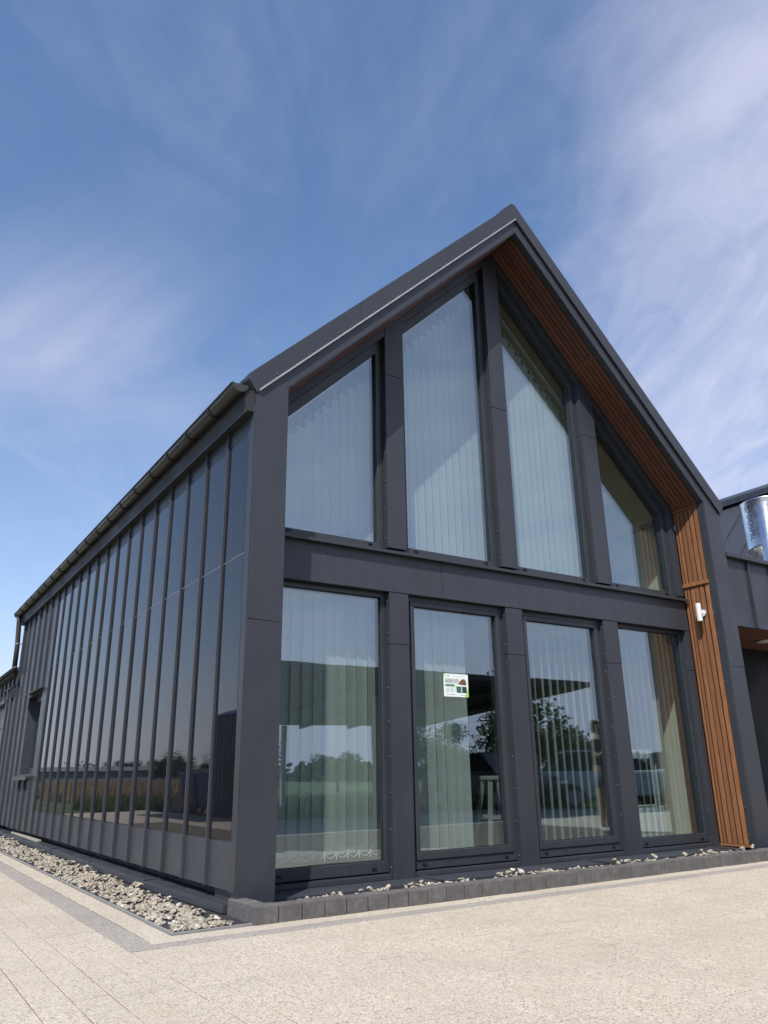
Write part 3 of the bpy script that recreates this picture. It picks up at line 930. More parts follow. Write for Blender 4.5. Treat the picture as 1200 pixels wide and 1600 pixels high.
# --- eaves: box soffit, gutter with brackets, downpipe
obj('eaves_box', MB().prism_xz([(-0.075, 3.845), (0.0, 3.845), (0.0, 4.05), (-0.10, 4.02)], 0.012, YB - .03), M_dark, H, bevel=.002)  # darker steel here puts the gutter's shade into the colour
obj('eaves_edge', MB().box(-0.079, -0.076, 0.0125, YB - .03, 3.838, 3.858), M_metal, H)
GX, GZ, GR = -0.150, 4.062, 0.066
def gutter_mb(y0, y1):
    mb = MB(); n = 14
    for y in (y0, y1):
        for k in range(n + 1):
            a = math.pi + math.pi * k / n
            mb.v.append((GX + GR * math.cos(a), y, GZ + GR * math.sin(a)))
        for k in range(n + 1):
            a = math.pi + math.pi * k / n
            mb.v.append((GX + (GR - .004) * math.cos(a), y, GZ + (GR - .004) * math.sin(a)))
    m_ = 2 * (n + 1)
    for k in range(n):
        mb.f.append((k, k + 1, m_ + k + 1, m_ + k))
        mb.f.append((n + 1 + k + 1, n + 1 + k, m_ + n + 1 + k, m_ + n + 1 + k + 1))
    mb.tube([(GX - GR - .004, y0, GZ + .004), (GX - GR - .004, y1, GZ + .004)], 0.009, 8)
    return mb
gut = obj('gutter', gutter_mb(0.0, YB), M_gutter, H, smooth=True, fix=False)
def endcap(y):
    mb = MB(); n = 14
    for yy in (y - .004, y + .004):
        for k in range(n + 1):
            a = math.pi + math.pi * k / n
            mb.v.append((GX + (GR + .004) * math.cos(a), yy, GZ + (GR + .004) * math.sin(a)))
    mb.f = [tuple(range(n + 1)), tuple(reversed(range(n + 1, 2 * n + 2)))] + [(k + 1, k, n + 1 + k, n + 2 + k) for k in range(n)]
    return mb
obj('end_cap', endcap(-0.003), M_gutter, gut)
obj('end_cap', endcap(YB), M_gutter, gut)
br = MB(); n = 12
path = [(GX + (GR + .005) * math.cos(math.pi + math.pi * k / n), 0, GZ + (GR + .005) * math.sin(math.pi + math.pi * k / n)) for k in range(n + 1)]
for k in range(n):
    (xa, _, za), (xb, _, zb) = path[k], path[k + 1]
    i = len(br.v)
    ca = Vector((xa - GX, 0, za - GZ)).normalized() * .005; cb_ = Vector((xb - GX, 0, zb - GZ)).normalized() * .005
    br.quadbox([(xa - ca.x, -.013, za - ca.z), (xb - cb_.x, -.013, zb - cb_.z), (xb - cb_.x, .013, zb - cb_.z), (xa - ca.x, .013, za - ca.z), (xa + ca.x, -.013, za + ca.z), (xb + cb_.x, -.013, zb + cb_.z), (xb + cb_.x, .013, zb + cb_.z), (xa + ca.x, .013, za + ca.z)])
br_me = br.mesh('gutter_bracket', M_black, fix=True)
for k in range(19):
    link('gutter_bracket', br_me, gut, (0, 0.58 + k * 0.585, 0))
dp = MB().tube([(GX, 11.05, GZ - GR + .02), (GX + .01, 11.04, 3.9), (GX + .035, 11.02, 3.4), (GX + .04, 11.02, 2.90)], 0.046, 12)
dpo = obj('downpipe', dp, M_gutter, H, smooth=True)
obj('pipe_clip', MB().tube([(GX + .033, 11.02, 3.44), (GX + .033, 11.02, 3.46)], 0.051, 12).box(-0.07, 0.0, 10.96, 11.02, 3.445, 3.455), M_drip, dpo)
# closing walls that the photograph does not show
obj('rear_wall', MB().prism_xz([(0.02, 0.1), (L - .02, 0.1), (L - .02, 3.95), (XA, 7.0), (0.02, 3.95)], YB - .06, YB - .03), M_wall, H)
obj('side_wall', MB().box(L - .12, L - .05, D + .02, YB - .06, 0.1, 3.95), M_wall, H)
obj('inner_leaf', MB().box(0.13, 0.16, 0.74, WY0 - .05, 0.1, 3.93).box(0.13, 0.16, WY1 + .05, YB - .07, 0.1, 3.93).box(0.17, 0.19, WY0 - .1, WY1 + .1, 0.1, WZ0).box(0.17, 0.19, WY0 - .1, WY1 + .1, WZ1, 3.9).box(0.07, 0.13, 0.0 + D + .01, 0.74, 0.32, 3.93), M_inwall, H)

# --- rooms
XI1 = 6.22
obj('interior_wall', MB().box(XI1, XI1 + .05, 0.74, 5.4, 0.1, 4.05), M_inwall, H)
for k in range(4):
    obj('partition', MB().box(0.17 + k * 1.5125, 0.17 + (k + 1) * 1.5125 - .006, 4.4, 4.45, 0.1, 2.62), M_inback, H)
obj('upper_partition', MB().prism_xz([(0.17, 2.95), (L - .17, 2.95), (L - .17, 4.04), (XA, 7.06), (0.17, 4.04)], 5.41, 5.46), M_inwall, H)
obj('floor_slab', MB().box(0.17, XI1 - .01, 0.73, 5.4, -0.02, 0.13), M_infloor, H)
obj('added_mid_slab', MB().box(0.17, XI1 - .01, 0.74, 5.4, 2.63, 2.92), M_inceil, H)  # slab added to block light and keep the lower room dim

# ================================================================== BLINDS
def slat_mb(z0, z1, w=0.127, curve=0.006):
    mb = MB(); n = 4
    for z in (z0, z1):
        for k in range(n + 1):
            x = -w / 2 + w * k / n
            mb.v.append((x, curve * (1 - (2 * x / w) ** 2), z))
    for k in range(n):
        mb.f.append((k, k + 1, n + 2 + k, n + 1 + k))
    return mb
def hanger_mb(zt, w=0.127):
    mb = MB()
    mb.box(-w / 2, w / 2, -0.004, 0.008, zt - .004, zt + .010)
    mb.tube([(0, 0.002, zt + .008), (0.006, .002, zt + .05), (-0.012, .002, zt + .085), (-0.03, .002, zt + .10)], 0.0055, 6)
    mb.tube([(0.002, .002, zt + .035), (0.035, .002, zt + .075), (0.03, .002, zt + .10)], 0.0045, 6)
    return mb
def blind(label, xs, y, ang, z_bot, ztop, rail=None, chain=False, weights=True):
    root = thing('vertical_blind', label, 'blind', (sum(xs) / len(xs), y, z_bot), 'white vertical blinds hanging behind the gable windows')
    for i, x in enumerate(xs):
        zt = ztop(x) if callable(ztop) else ztop
        a = ang(i) if callable(ang) else ang
        a += rnd.uniform(-3.2, 3.2)
        link('slat', slat_mb(z_bot, zt).mesh('slat', M_blind, smooth=True), root, (x, y, 0), (0, 0, R(a)))
        link('hanger', hanger_mb(zt).mesh('hanger', M_plastic), root, (x, y, 0), (0, 0, R(a)))
        if chain:
            link('bottom_weight', MB().box(-.05, .05, -.003, .012, z_bot - .012, z_bot + .03).mesh('bottom_weight', M_blind), root, (x, y, 0), (0, 0, R(a)))
            link('chain_clip', MB().tube([(-.0, -.006, z_bot + .012), (0, -.006, z_bot - .05)], .006, 6).mesh('chain_clip', M_plastic), root, (x + .055, y - .03, 0))
            if i + 1 < len(xs):
                dx = xs[i + 1] - x
                pts = [(x + .055 + dx * q / 8, y - .036, z_bot + .004 - 0.042 * (1 - (2 * q / 8 - 1) ** 2)) for q in range(9)]
                link('bead_chain', MB().tube(pts, 0.0042, 5).mesh('bead_chain', M_plastic), root)
    if rail:
        (x0, z0), (x1, z1) = rail
        mb = MB()
        mb.quadbox([(x0, y - .02, z0), (x1, y - .02, z1), (x1, y + .02, z1), (x0, y + .02, z0), (x0, y - .02, z0 + .03), (x1, y - .02, z1 + .03), (x1, y + .02, z1 + .03), (x0, y + .02, z0 + .03)])
        obj('headrail', mb, M_plastic, root)
    return root
YS = 0.76
blind('closed white blind with bead chains behind the lower window beside the corner post', [0.47 + 0.1145 * k for k in range(11)], YS, 11, 0.295, 2.52, ((0.43, 2.56), (1.66, 2.56)), True)
blind('half drawn white blind behind the poster in the second lower window', [2.165, 2.280, 2.395, 2.510, 2.590, 2.690], YS, lambda i: 9 if i < 4 else 5, 0.16, 2.50, ((1.86, 2.56), (3.05, 2.56)))
blind('blind turned edge on, seen as thin white lines in the third lower window', [3.594 + 0.1155 * k for k in range(9)], YS, 57, 0.16, 2.42, ((3.33, 2.56), (4.53, 2.56)))
blind('white blind slats in front of the brown curtain in the rightmost lower window', [5.05 + 0.114 * k for k in range(6)], YS, lambda i: 46, 0.16, 2.52, ((4.82, 2.56), (6.03, 2.56)))
def zsl(x): return rake(x) - HB - 0.085
for (lbl, xs_, up_) in (('smallest gable blind with a rising top, behind the upper window at the left post', [0.50 + 0.1 * k for k in range(12)], 1),
                        ('tall closed gable blind left of the centre post, top rising to the right', [1.86 + 0.1 * k for k in range(13)], 1),
                        ('tall closed gable blind right of the centre post, top falling to the right', [3.36 + 0.1 * k for k in range(13)], -1)):
    b = thing('vertical_blind', lbl, 'blind', (xs_[0], YS, 3.0), 'white vertical blinds hanging behind the gable windows')
    for x in xs_:
        zt = min(zsl(x + .05), zsl(x - .05)) - (0.20 if up_ > 0 else 0.26)
        a = rnd.uniform(-2.0, 2.0) + 3
        w_ = 0.099
        link('slat', slat_mb(3.02, zt, w_, 0.003).mesh('slat', M_blind, smooth=True), b, (x, YS, 0), (0, 0, R(a)))
        link('hanger', hanger_mb(zt, 0.11).mesh('hanger', M_plastic), b, (x, YS, 0), (0, 0, R(a)))
    x0, x1 = xs_[0] - .05, xs_[-1] + .05
    off = -0.055 if up_ > 0 else -0.115
    za, zb = zsl(x0) + off, zsl(x1) + off
    obj('headrail', MB().quadbox([(x0, YS - .02, za), (x1, YS - .02, zb), (x1, YS + .02, zb), (x0, YS + .02, za), (x0, YS - .02, za + .035), (x1, YS - .02, zb + .035), (x1, YS + .02, zb + .035), (x0, YS + .02, za + .035)]), M_plastic, b)

# ================================================================== THINGS INSIDE
def pleats(x0, x1, y, z0, z1, n, amp):
    mb = MB(); k = n * 6
    for z in (z0, z1):
        for i in range(k + 1):
            a = i / k
            mb.v.append((x0 + (x1 - x0) * a, y + amp * math.sin(a * n * 2 * math.pi) * (1 if z == z0 else 0.7), z))
    for i in range(k):
        mb.f.append((i, i + 1, k + 2 + i, k + 1 + i))
    return mb
tag(obj('curtain', pleats(5.80, 5.91, 0.88, 0.14, 2.54, 2, 0.024), M_curtain, smooth=True), 'narrow brown pleated curtain behind the rightmost lower window', 'curtain')
tag(obj('curtain', pleats(6.00, 6.19, 1.60, 0.14, 2.54, 3, 0.02), M_cream, smooth=True), 'curtain coloured sunlit cream beside the brown one at the right interior wall', 'curtain')
stool = thing('trestle_stool', 'white splayed leg trestle stool standing inside the second lower window', 'stool', (3.33, 1.2, 0.13))
M_pale = plaster('pale grey painted wood', (0.42, 0.42, 0.40), 0.6)
obj('seat', MB().box(3.30, 3.46, 1.12, 1.30, 0.85, 0.89), M_pale, stool, bevel=.006)
for sx_ in (-1, 1):
    for sy_ in (-1, 1):
        obj('leg', MB().quadbox([(3.38 + .155 * sx_ - .020, 1.21 + .13 * sy_ - .015, .13), (3.38 + .155 * sx_ + .020, 1.21 + .13 * sy_ - .015, .13), (3.38 + .155 * sx_ + .020, 1.21 + .13 * sy_ + .015, .13), (3.38 + .155 * sx_ - .020, 1.21 + .13 * sy_ + .015, .13),
                                 (3.38 + .05 * sx_ - .020, 1.21 + .06 * sy_ - .015, .849), (3.38 + .05 * sx_ + .020, 1.21 + .06 * sy_ - .015, .849), (3.38 + .05 * sx_ + .020, 1.21 + .06 * sy_ + .015, .849), (3.38 + .05 * sx_ - .020, 1.21 + .06 * sy_ + .015, .849)]), M_pale, stool)
obj('stretcher', MB().box(3.27, 3.49, 1.095, 1.112, 0.46, 0.50).box(3.27, 3.49, 1.308, 1.325, 0.46, 0.50), M_pale, stool)
cab = thing('side_cabinet', 'low white office cabinet standing inside the rightmost lower window', 'cabinet', (5.82, 1.1, 0.13))
obj('cabinet_body', MB().box(5.420, 6.060, 1.0, 1.42, 0.13, 0.50), M_plastic, cab, bevel=.005)
obj('cabinet_door', MB().box(5.435, 5.735, 0.984, 0.9995, 0.16, 0.47), M_plastic, cab, bevel=.003)
obj('cabinet_door', MB().box(5.745, 6.045, 0.984, 0.9995, 0.16, 0.47), M_plastic, cab, bevel=.003)
obj('door_handle', MB().box(5.760, 5.772, 0.968, 0.984, 0.24, 0.36), M_screen, cab)
tv = thing('monitor', 'black flat monitor in a white frame standing on the white cabinet', 'monitor', (5.67, 1.1, 0.5))
obj('screen', MB().box(5.480, 5.820, 1.052, 1.07, 0.53, 1.055), M_screen, tv)
obj('bezel', MB().ring_xz([(5.44, .515), (5.88, .515), (5.88, 1.16), (5.44, 1.16)], [(5.48, .53), (5.82, .53), (5.82, 1.055), (5.48, 1.055)], 1.045, 1.09), M_plastic, tv, fix=True)
obj('stand', MB().box(5.580, 5.760, 1.02, 1.14, 0.5005, 0.5145), M_screen, tv)

# poster stuck on the inside of the second lower window (slightly tilted)
def text_mesh(body, size, mat, name):
    cu = bpy.data.curves.new(name, 'FONT'); cu.body = body; cu.size = size
    o = bpy.data.objects.new(name, cu); COL.objects.link(o)
    dg = bpy.context.evaluated_depsgraph_get()
    me = bpy.data.meshes.new_from_object(o.evaluated_get(dg))
    bpy.data.objects.remove(o); bpy.data.curves.remove(cu)
    me.materials.clear(); me.materials.append(mat)
    me.name = name
    return me
def flat(name, c, rough=0.6):
    t = NT(name); return t.set(Base_Color=t.ramp(t.noise(t.pos(), 50, 2), [(0.3, tuple(x * .95 for x in c)), (0.7, c)]), Roughness=rough)
M_paper = flat('white poster paper', (0.80, 0.84, 0.80)); M_lime = flat('lime poster print', (0.36, 0.62, 0.10)); M_ink = flat('dark poster ink', (0.03, 0.05, 0.035))
M_greeng = flat('green poster print', (0.10, 0.26, 0.14)); M_tealp = flat('teal poster picture', (0.05, 0.12, 0.15)); M_brownp = flat('brown poster picture', (0.16, 0.09, 0.04)); M_greyp = flat('grey poster print', (0.40, 0.44, 0.42))
PXc, PYc, PZc = 2.291, 0.5365, 1.626
po = thing('poster', 'small white and green notice stuck on the second lower window', 'poster', (PXc, PYc, PZc))
pw_, ph_ = 0.303, 0.219
obj('paper', MB().box(PXc, PXc + pw_, PYc, PYc + .0012, PZc, PZc + ph_), M_paper, po)
def pp(nm, x0, x1, z0, z1, mat, k=1):
    obj(nm, MB().box(PXc + x0 * pw_, PXc + x1 * pw_, PYc - .0006 * k, PYc - .0006 * k + .0004, PZc + z0 * ph_, PZc + z1 * ph_), mat, po)
def ppoly(nm, pts, mat, k=1):
    obj(nm, MB().prism_xz([(PXc + x * pw_, PZc + z * ph_) for x, z in pts], PYc - .0006 * k, PYc - .0006 * k + .0004), mat, po)
ppoly('lime_corner', [(0.0, 0.78), (0.08, 1.0), (0.0, 1.0)], M_lime)
ppoly('lime_corner', [(0.85, 0.0), (1.0, 0.0), (1.0, 0.42), (0.95, 0.30)], M_lime)
ppoly('lime_arc', [(0.47, 0.22), (0.50, 0.22), (0.53, 0.48), (0.48, 0.50)], M_lime)
pp('green_band', 0.06, 0.44, 0.44, 0.54, M_greeng)
ppoly('picture', [(0.60, 0.54), (0.92, 0.52), (0.92, 0.68), (0.84, 0.80), (0.72, 0.76), (0.62, 0.62)], M_brownp)
pp('picture', 0.52, 0.71, 0.18, 0.46, M_tealp); pp('picture', 0.74, 0.93, 0.18, 0.46, M_ink)
pp('emblem', 0.13, 0.165, 0.88, 0.93, M_ink); pp('emblem', 0.20, 0.235, 0.88, 0.93, M_ink)
for z in (0.36, 0.31, 0.26, 0.21):
    pp('print_line', 0.10, 0.24, z, z + .02, M_greyp); pp('print_line', 0.28, 0.40, z, z + .02, M_greyp)
pp('print_line', 0.10, 0.46, 0.09, 0.115, M_greyp); pp('print_line', 0.66, 0.88, 0.07, 0.09, M_greyp); pp('print_line', 0.42, 0.84, 0.885, 0.90, M_greyp)
for body, z, s_ in (('SZANOWNI', 0.69, 0.031), ('PAŃSTWO', 0.575, 0.036)):
    link('print_text', text_mesh(body, s_, M_ink, 'print_text'), po, (PXc + .06 * pw_, PYc - .001, PZc + z * ph_), (math.pi / 2, 0, 0))

# ================================================================== WALL LAMP, LATHS
la = thing('wall_lamp', 'white tubular up and down lamp on the wooden lining', 'lamp', (6.13, 0.225, 2.75))
obj('lamp_tube', MB().lathe([(0.024, 0.0), (0.031, 0.0), (0.033, 0.004), (0.033, 0.216), (0.031, 0.220), (0.024, 0.220), (0.024, 0.2)], (6.055, 0.225, 2.642), 20), M_lampw, la, smooth=False)
obj('lamp_arm', MB().tube([(6.085, 0.225, 2.75), (6.118, 0.225, 2.75)], 0.018, 12), M_lampw, la)
obj('lamp_plate', MB().tube([(6.116, 0.225, 2.75), (6.137, 0.225, 2.75)], 0.043, 20), M_lampw, la)
for k, (x, y0, y1, z, c) in enumerate(((-0.045, 6.95, 9.3, 0.108, 'upper pale wooden lath lying on the base flashing'), (-0.010, 7.05, 9.4, 0.108, 'pale wooden lath lying nearest the seam wall'))):
    tag(link('wooden_lath', MB().box(-.014, .014, y0 - 8, y1 - 8, -.012, .012).mesh('wooden_lath', M_lath, bevel=.002), None, (x, 8, z), (0, 0, R(0.5 * (k * 2 - 1)))), ('outer ' if k == 0 else 'inner ') + 'weathered lath of the two lying on the base flashing far left', 'lath', 'laths lying on the base flashing')

# ================================================================== LOW REAR WING (left edge)
LW = thing('rear_wing', 'low anthracite seam clad wing continuing behind the gabled house', 'wing', (0, 14.5, 0))
prev = 11.0; k = 0
GD0, GD1, GDZ = 12.15, 14.9, 2.44
yy = 10.99
while yy < 19.4:
    a, b = yy, yy + 0.52
    if b > GD0 and a < GD1:
        if a < GD0: obj('cladding_panel', MB().box(0, .02, a, GD0, ZC0, GDZ), M_wall, LW)
        if b > GD1: obj('cladding_panel', MB().box(0, .02, GD1, b, ZC0, GDZ), M_wall, LW)
        obj('cladding_panel', MB().box(0, .02, a, b, GDZ, 2.86), M_wall, LW)
        z0_ = GDZ + .03 if GD0 < b < GD1 else ZC0
    else:
        obj('cladding_panel', MB().box(0, .02, a, b, ZC0, 2.86), M_wall, LW); z0_ = ZC0
    obj('seam', MB().box(-0.036, 0, b - .011, b + .011, z0_, 2.86), M_wall, LW, bevel=.003)
    yy = b
obj('eaves_flashing', MB().prism_xz([(-0.12, 2.87), (0.02, 2.87), (0.02, 2.96), (-0.12, 2.93)], 11.06, 19.5), M_wall, LW, bevel=.003)
obj('gutter', MB().tube([(-0.16, 10.55, 2.93), (-0.16, 19.5, 2.91)], 0.035, 10), M_gutter, LW, smooth=True)
obj('hood', MB().prism_xz([(-0.13, 2.60), (0.0, 2.68), (0.0, 2.70), (-0.135, 2.62)], 10.99 + .06, 11.75).box(-0.12, 0.0, 11.06, 11.08, 2.44, 2.62), M_wall, LW)
gd = obj('garage_door', MB().box(0.10, 0.14, GD0, GD1, 0.1, GDZ), M_dark, LW)
for k in range(5):
    obj('door_panel', MB().box(0.075, 0.0995, GD0 + .06, GD1 - .06, 0.12 + k * 0.46, 0.12 + (k + 1) * 0.46 - .012), M_wall, gd, bevel=.004)
obj('door_trim', MB().box(-0.03, 0.10, GD0 - .06, GD0, ZC0, GDZ + .03).box(-0.03, 0.10, GD1, GD1 + .06, ZC0, GDZ + .03).box(-0.06, 0.10, GD0, GD1, GDZ - .03, GDZ + .03), M_wall, LW)
obj('wing_roof', MB().prism_xz([(-0.10, 2.96), (5.5, 3.6), (5.5, 3.66), (-0.10, 3.02)], YB + .01, 19.5), M_wall, LW)
obj('plinth', MB().box(0.03, 0.3, 11.3, 19.5, -.02, .2), M_dark, LW)

# ================================================================== ENTRANCE WING (right edge)
EW = thing('entrance_wing', 'dark clad entrance block with wooden soffit right of the gabled house', 'wing', (9, 0.5, 0))
xs = [6.462, 6.945, 7.465, 7.985, 8.505, 9.025, 9.545, 10.065, 10.6]
for a, b in zip(xs, xs[1:]):
    obj('cladding_panel', MB().box(a + .001, b - .001, 0.045, 0.075, 2.60, 3.47), M_metal, EW, bevel=.002)
    obj('seam', MB().box(b - .011, b + .011, 0.012, 0.0445, 2.60, 3.47), M_metal, EW, bevel=.003)
obj('seam', MB().box(6.464, 6.484, 0.010, 0.0445, 2.60, 3.47), M_metal, EW, bevel=.003)
obj('coping', MB().prism_yz([(-0.025, 3.472), (0.34, 3.472), (0.34, 3.545), (-0.025, 3.525)], 6.462, 10.7), M_metal, EW, bevel=.003)
so = obj('soffit', MB().box(6.462, 10.6, 0.076, 1.16, 2.622, 2.65), M_black, EW)
for k in range(8):
    y0 = 0.078 + k * 0.135
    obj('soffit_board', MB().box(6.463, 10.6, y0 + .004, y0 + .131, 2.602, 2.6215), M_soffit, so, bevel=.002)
obj('block_deck', MB().box(6.47, 10.6, 0.08, 2.02, 2.66, 3.46), M_dark, EW)
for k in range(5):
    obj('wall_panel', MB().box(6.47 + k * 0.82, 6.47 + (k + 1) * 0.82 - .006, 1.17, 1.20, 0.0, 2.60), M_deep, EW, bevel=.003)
obj('threshold', MB().box(6.47, 10.6, 0.2, 1.17, -0.02, 0.05), M_kerb, EW)
obj('base_strip', MB().box(6.20, 10.6, -0.03, 0.06, 0.0, 0.085).box(6.30, 10.6, -.178, -.03, 0.0, .1), M_metal, EW)
dl = thing('ceiling_light', 'white round ceiling light under the wooden entrance soffit', 'lamp', (7.92, 0.56, 2.60))
obj('lamp_ring', MB().lathe([(0.085, 0.0), (0.11, 0.0), (0.115, -0.012), (0.10, -0.028), (0.085, -0.028)], (7.95, 0.56, 2.601), 28), M_lampw, dl, smooth=True)
obj('diffuser', MB().lathe([(0.086, -0.024), (0.05, -0.031), (0.0001, -0.033)], (7.95, 0.56, 2.601), 28), M_plastic, dl, smooth=True)
# roof behind the block: a slope falling towards the main house, ridge along Y
RX0, RX1, CC, RY0 = 9.36, 12.0, 5.85, 1.98
rz = lambda x: x - CC
rs = obj('roof', MB().prism_xz([(RX0, rz(RX0)), (RX1, rz(RX1)), (RX1, rz(RX1) - .14), (RX0 + .14, rz(RX0))], RY0, 11.0).prism_xz([(RX1 + .001, rz(RX1)), (RX1 + 2.6, rz(RX1) - 2.6), (RX1 + 2.46, rz(RX1) - 2.6), (RX1 + .001, rz(RX1) - .14)], RY0, 11.0), M_wall, EW)
obj('gable_wall', MB().prism_xz([(RX0 + .2, 0.0), (RX1 + 2.4, 0.0), (RX1 + 2.4, rz(RX0)), (RX1, rz(RX1) - .15), (RX0 + .2, rz(RX0))], RY0 + .05, RY0 + .12), M_wall, EW)
for k in range(17):
    y = 2.18 + k * 0.535
    obj('roof_seam', MB().prism_xz([(RX0, rz(RX0) + .001), (RX1, rz(RX1) + .001), (RX1, rz(RX1) + .038), (RX0, rz(RX0) + .038)], y, y + .016), M_wall, rs)
obj('ridge_cap', MB().prism_xz([(RX1 - .20, rz(RX1) - .10), (RX1 - .20, rz(RX1) + .02), (RX1 + .02, rz(RX1) + .16), (RX1 + .22, rz(RX1) + .02), (RX1 + .22, rz(RX1) - .10)], RY0 - .05, 11.0), M_metal, EW)

# stainless roof vent with lettering
VC = Vector((9.48, 1.05, 0)); VR = 0.37; VZ0, VZ1 = 4.26, 5.06
vent = thing('roof_vent', 'polished stainless roof vent with dark vertical lettering', 'vent', (VC.x, VC.y, 3.5))
obj('outer_sleeve', MB().lathe([(VR - .012, VZ0), (VR, VZ0), (VR + .004, VZ0 + .012), (VR, VZ0 + .03), (VR, VZ1 - .03), (VR + .006, VZ1 - .012), (VR + .006, VZ1), (VR - .012, VZ1), (VR - .012, VZ0)], (VC.x, VC.y, 0), 64), M_inox, vent, smooth=True)
obj('inner_pipe', MB().lathe([(0.15, 3.3), (0.15, VZ1 - .12), (0.10, VZ1 - .10)], (VC.x - 0.24, VC.y - .12, 0), 32), M_inox, vent, smooth=True)
obj('inner_pipe', MB().lathe([(0.17, 3.3), (0.17, VZ1 - .12), (0.10, VZ1 - .10)], (VC.x + 0.10, VC.y - .16, 0), 32), M_inox, vent, smooth=True)
obj('bracket', MB().box(VC.x - .1, VC.x + .12, VC.y - VR - .07, VC.y - VR - .012, VZ1 - .14, VZ1 - .11), M_drip, vent)
def wrap(me, ang0, zbase, lift):
    """text baseline runs down the sleeve; x of the text -> -z, y of the text -> along the rim"""
    for v in me.vertices:
        a = ang0 + v.co.y / VR
        rr = VR + lift
        v.co = Vector((VC.x + rr * math.cos(a), VC.y + rr * math.sin(a), zbase - v.co.x))
    me.update()
VANG = math.atan2(camp.y - VC.y, camp.x - VC.x)
TA = VANG - R(50)
txt = text_mesh('DOSPEL', 0.128, M_print, 'lettering'); wrap(txt, TA, VZ1 - .235, .003)
link('lettering', txt, vent)
em = MB(); n = 28
for k in range(n):
    a, b = 2 * math.pi * k / n, 2 * math.pi * (k + 1) / n
    i = len(em.v)
    for aa, rr in ((a, .085), (b, .085), (b, .074), (a, .074)):
        em.v.append((rr * math.cos(aa), rr * math.sin(aa), 0))
    em.f.append((i, i + 1, i + 2, i + 3))
for pts in (((-.05, -.008), (-.05, .008), (.045, .008), (.045, -.008)), ((-.05, 0.0), (.01, .055), (.024, .046), (-.032, 0.0)), ((-.05, 0.0), (-.032, 0.0), (.024, -.046), (.01, -.055))):
    i = len(em.v); em.v += [(x, y, 0) for x, y in pts]; em.f.append((i, i + 1, i + 2, i + 3))
me = em.mesh('emblem', M_print)
for v in me.vertices: v.co.x += 0.0; v.co.y += 0.052
wrap(me, TA, VZ1 - .125, .003)
link('emblem', me, vent)

# ================================================================== SURROUNDINGS SEEN IN THE GLASS
def foliage(name, c, s=6):
    t = NT(name)
    n = t.noise(t.pos(), s, 4, 0.6)
    return t.set(Base_Color=t.mixc(t.rng(n, 0.3, 0.7, 0, 1), tuple(x * .55 for x in c), tuple(x * 1.3 for x in c)), Roughness=0.75, Specular_IOR_Level=0.25)
M_leaf = foliage('broad leaves', (0.045, 0.075, 0.022)); M_needle = foliage('spruce needles', (0.022, 0.042, 0.018))
M_bark = plaster('tree bark', (0.09, 0.07, 0.05), 0.9, 0.4, 12)
M_wheat = foliage('ripe wheat', (0.27, 0.21, 0.125), 2.0); M_grassm = foliage('verge grass', (0.085, 0.14, 0.035), 2.5)
def leaf_cloud(n, fn, size, seed):
    r_ = random.Random(seed); mb = MB()
    for _ in range(n):
        c = Vector(fn(r_)); s_ = size * r_.uniform(0.6, 1.3)
        a = Vector((r_.gauss(0, 1), r_.gauss(0, 1), r_.gauss(0, .7))).normalized(); b = a.orthogonal().normalized()
        a, b = a * s_, b * s_ * 0.6
        i = len(mb.v)
        mb.v += [tuple(c - a), tuple(c + b), tuple(c + a), tuple(c - b)]
        mb.f.append((i, i + 1, i + 2, i + 3))
    return mb
def broadleaf_meshes(seed):
    r_ = random.Random(seed)
    cl = [(Vector((r_.uniform(-.30, .30), r_.uniform(-.30, .30), r_.uniform(.36, .86))), r_.uniform(.10, .21)) for _ in range(26)]
    def fn(q):
        c, s_ = q.choice(cl)
        d = Vector((q.gauss(0, 1), q.gauss(0, 1), q.gauss(0, 1))).normalized() * s_ * q.uniform(.5, 1.05)
        return c + d
    crown = leaf_cloud(7000, fn, .017, seed).mesh('crown', M_leaf)
    tk = MB().tube([(0, 0, -.02), (.008, 0, .2), (0, .01, .45), (.01, 0, .7)], [.030, .022, .015, .005], 8)
    for k in range(6):
        a = k * 1.05 + seed
        tk.tube([(0, 0, .26 + .06 * k), (.12 * math.cos(a), .12 * math.sin(a), .38 + .06 * k), (.22 * math.cos(a), .22 * math.sin(a), .46 + .06 * k)], [.012, .008, .003], 6)
    return crown, tk.mesh('trunk', M_bark, smooth=True)
def spruce_meshes(seed):
    def fn(q):
        z = .08 + .92 * q.random() ** 1.3; rr = .22 * (1 - z) * (0.55 + 0.45 * math.cos((z * 17) % 1 * 3.14)) * q.uniform(.3, 1) + .008
        a = q.uniform(0, 6.283)
        return (rr * math.cos(a), rr * math.sin(a), z - rr * .35)
    return leaf_cloud(2600, fn, .018, seed).mesh('crown', M_needle), MB().tube([(0, 0, -.02), (0, 0, .5), (0, 0, .98)], [.018, .010, .002], 7).mesh('trunk', M_bark)
BL = [broadleaf_meshes(k) for k in (3, 8, 12)]; SP = [spruce_meshes(k) for k in (5, 6)]
def tree(kind, x, y, h, label, wide=1.0):
    cr, tk = (BL if kind == 'broadleaf_tree' else SP)[rnd.randrange(3 if kind == 'broadleaf_tree' else 2)]
    o = thing(kind, label, 'tree', (x, y, -.06), 'trees reflected in the glass')
    o.scale = (h * wide, h * wide, h); o.rotation_euler = (0, 0, rnd.uniform(0, 6.28))
    for nm, me in (('crown', cr), ('trunk', tk)):
        c = bpy.data.objects.new(nm, me); COL.objects.link(c); c.parent = o
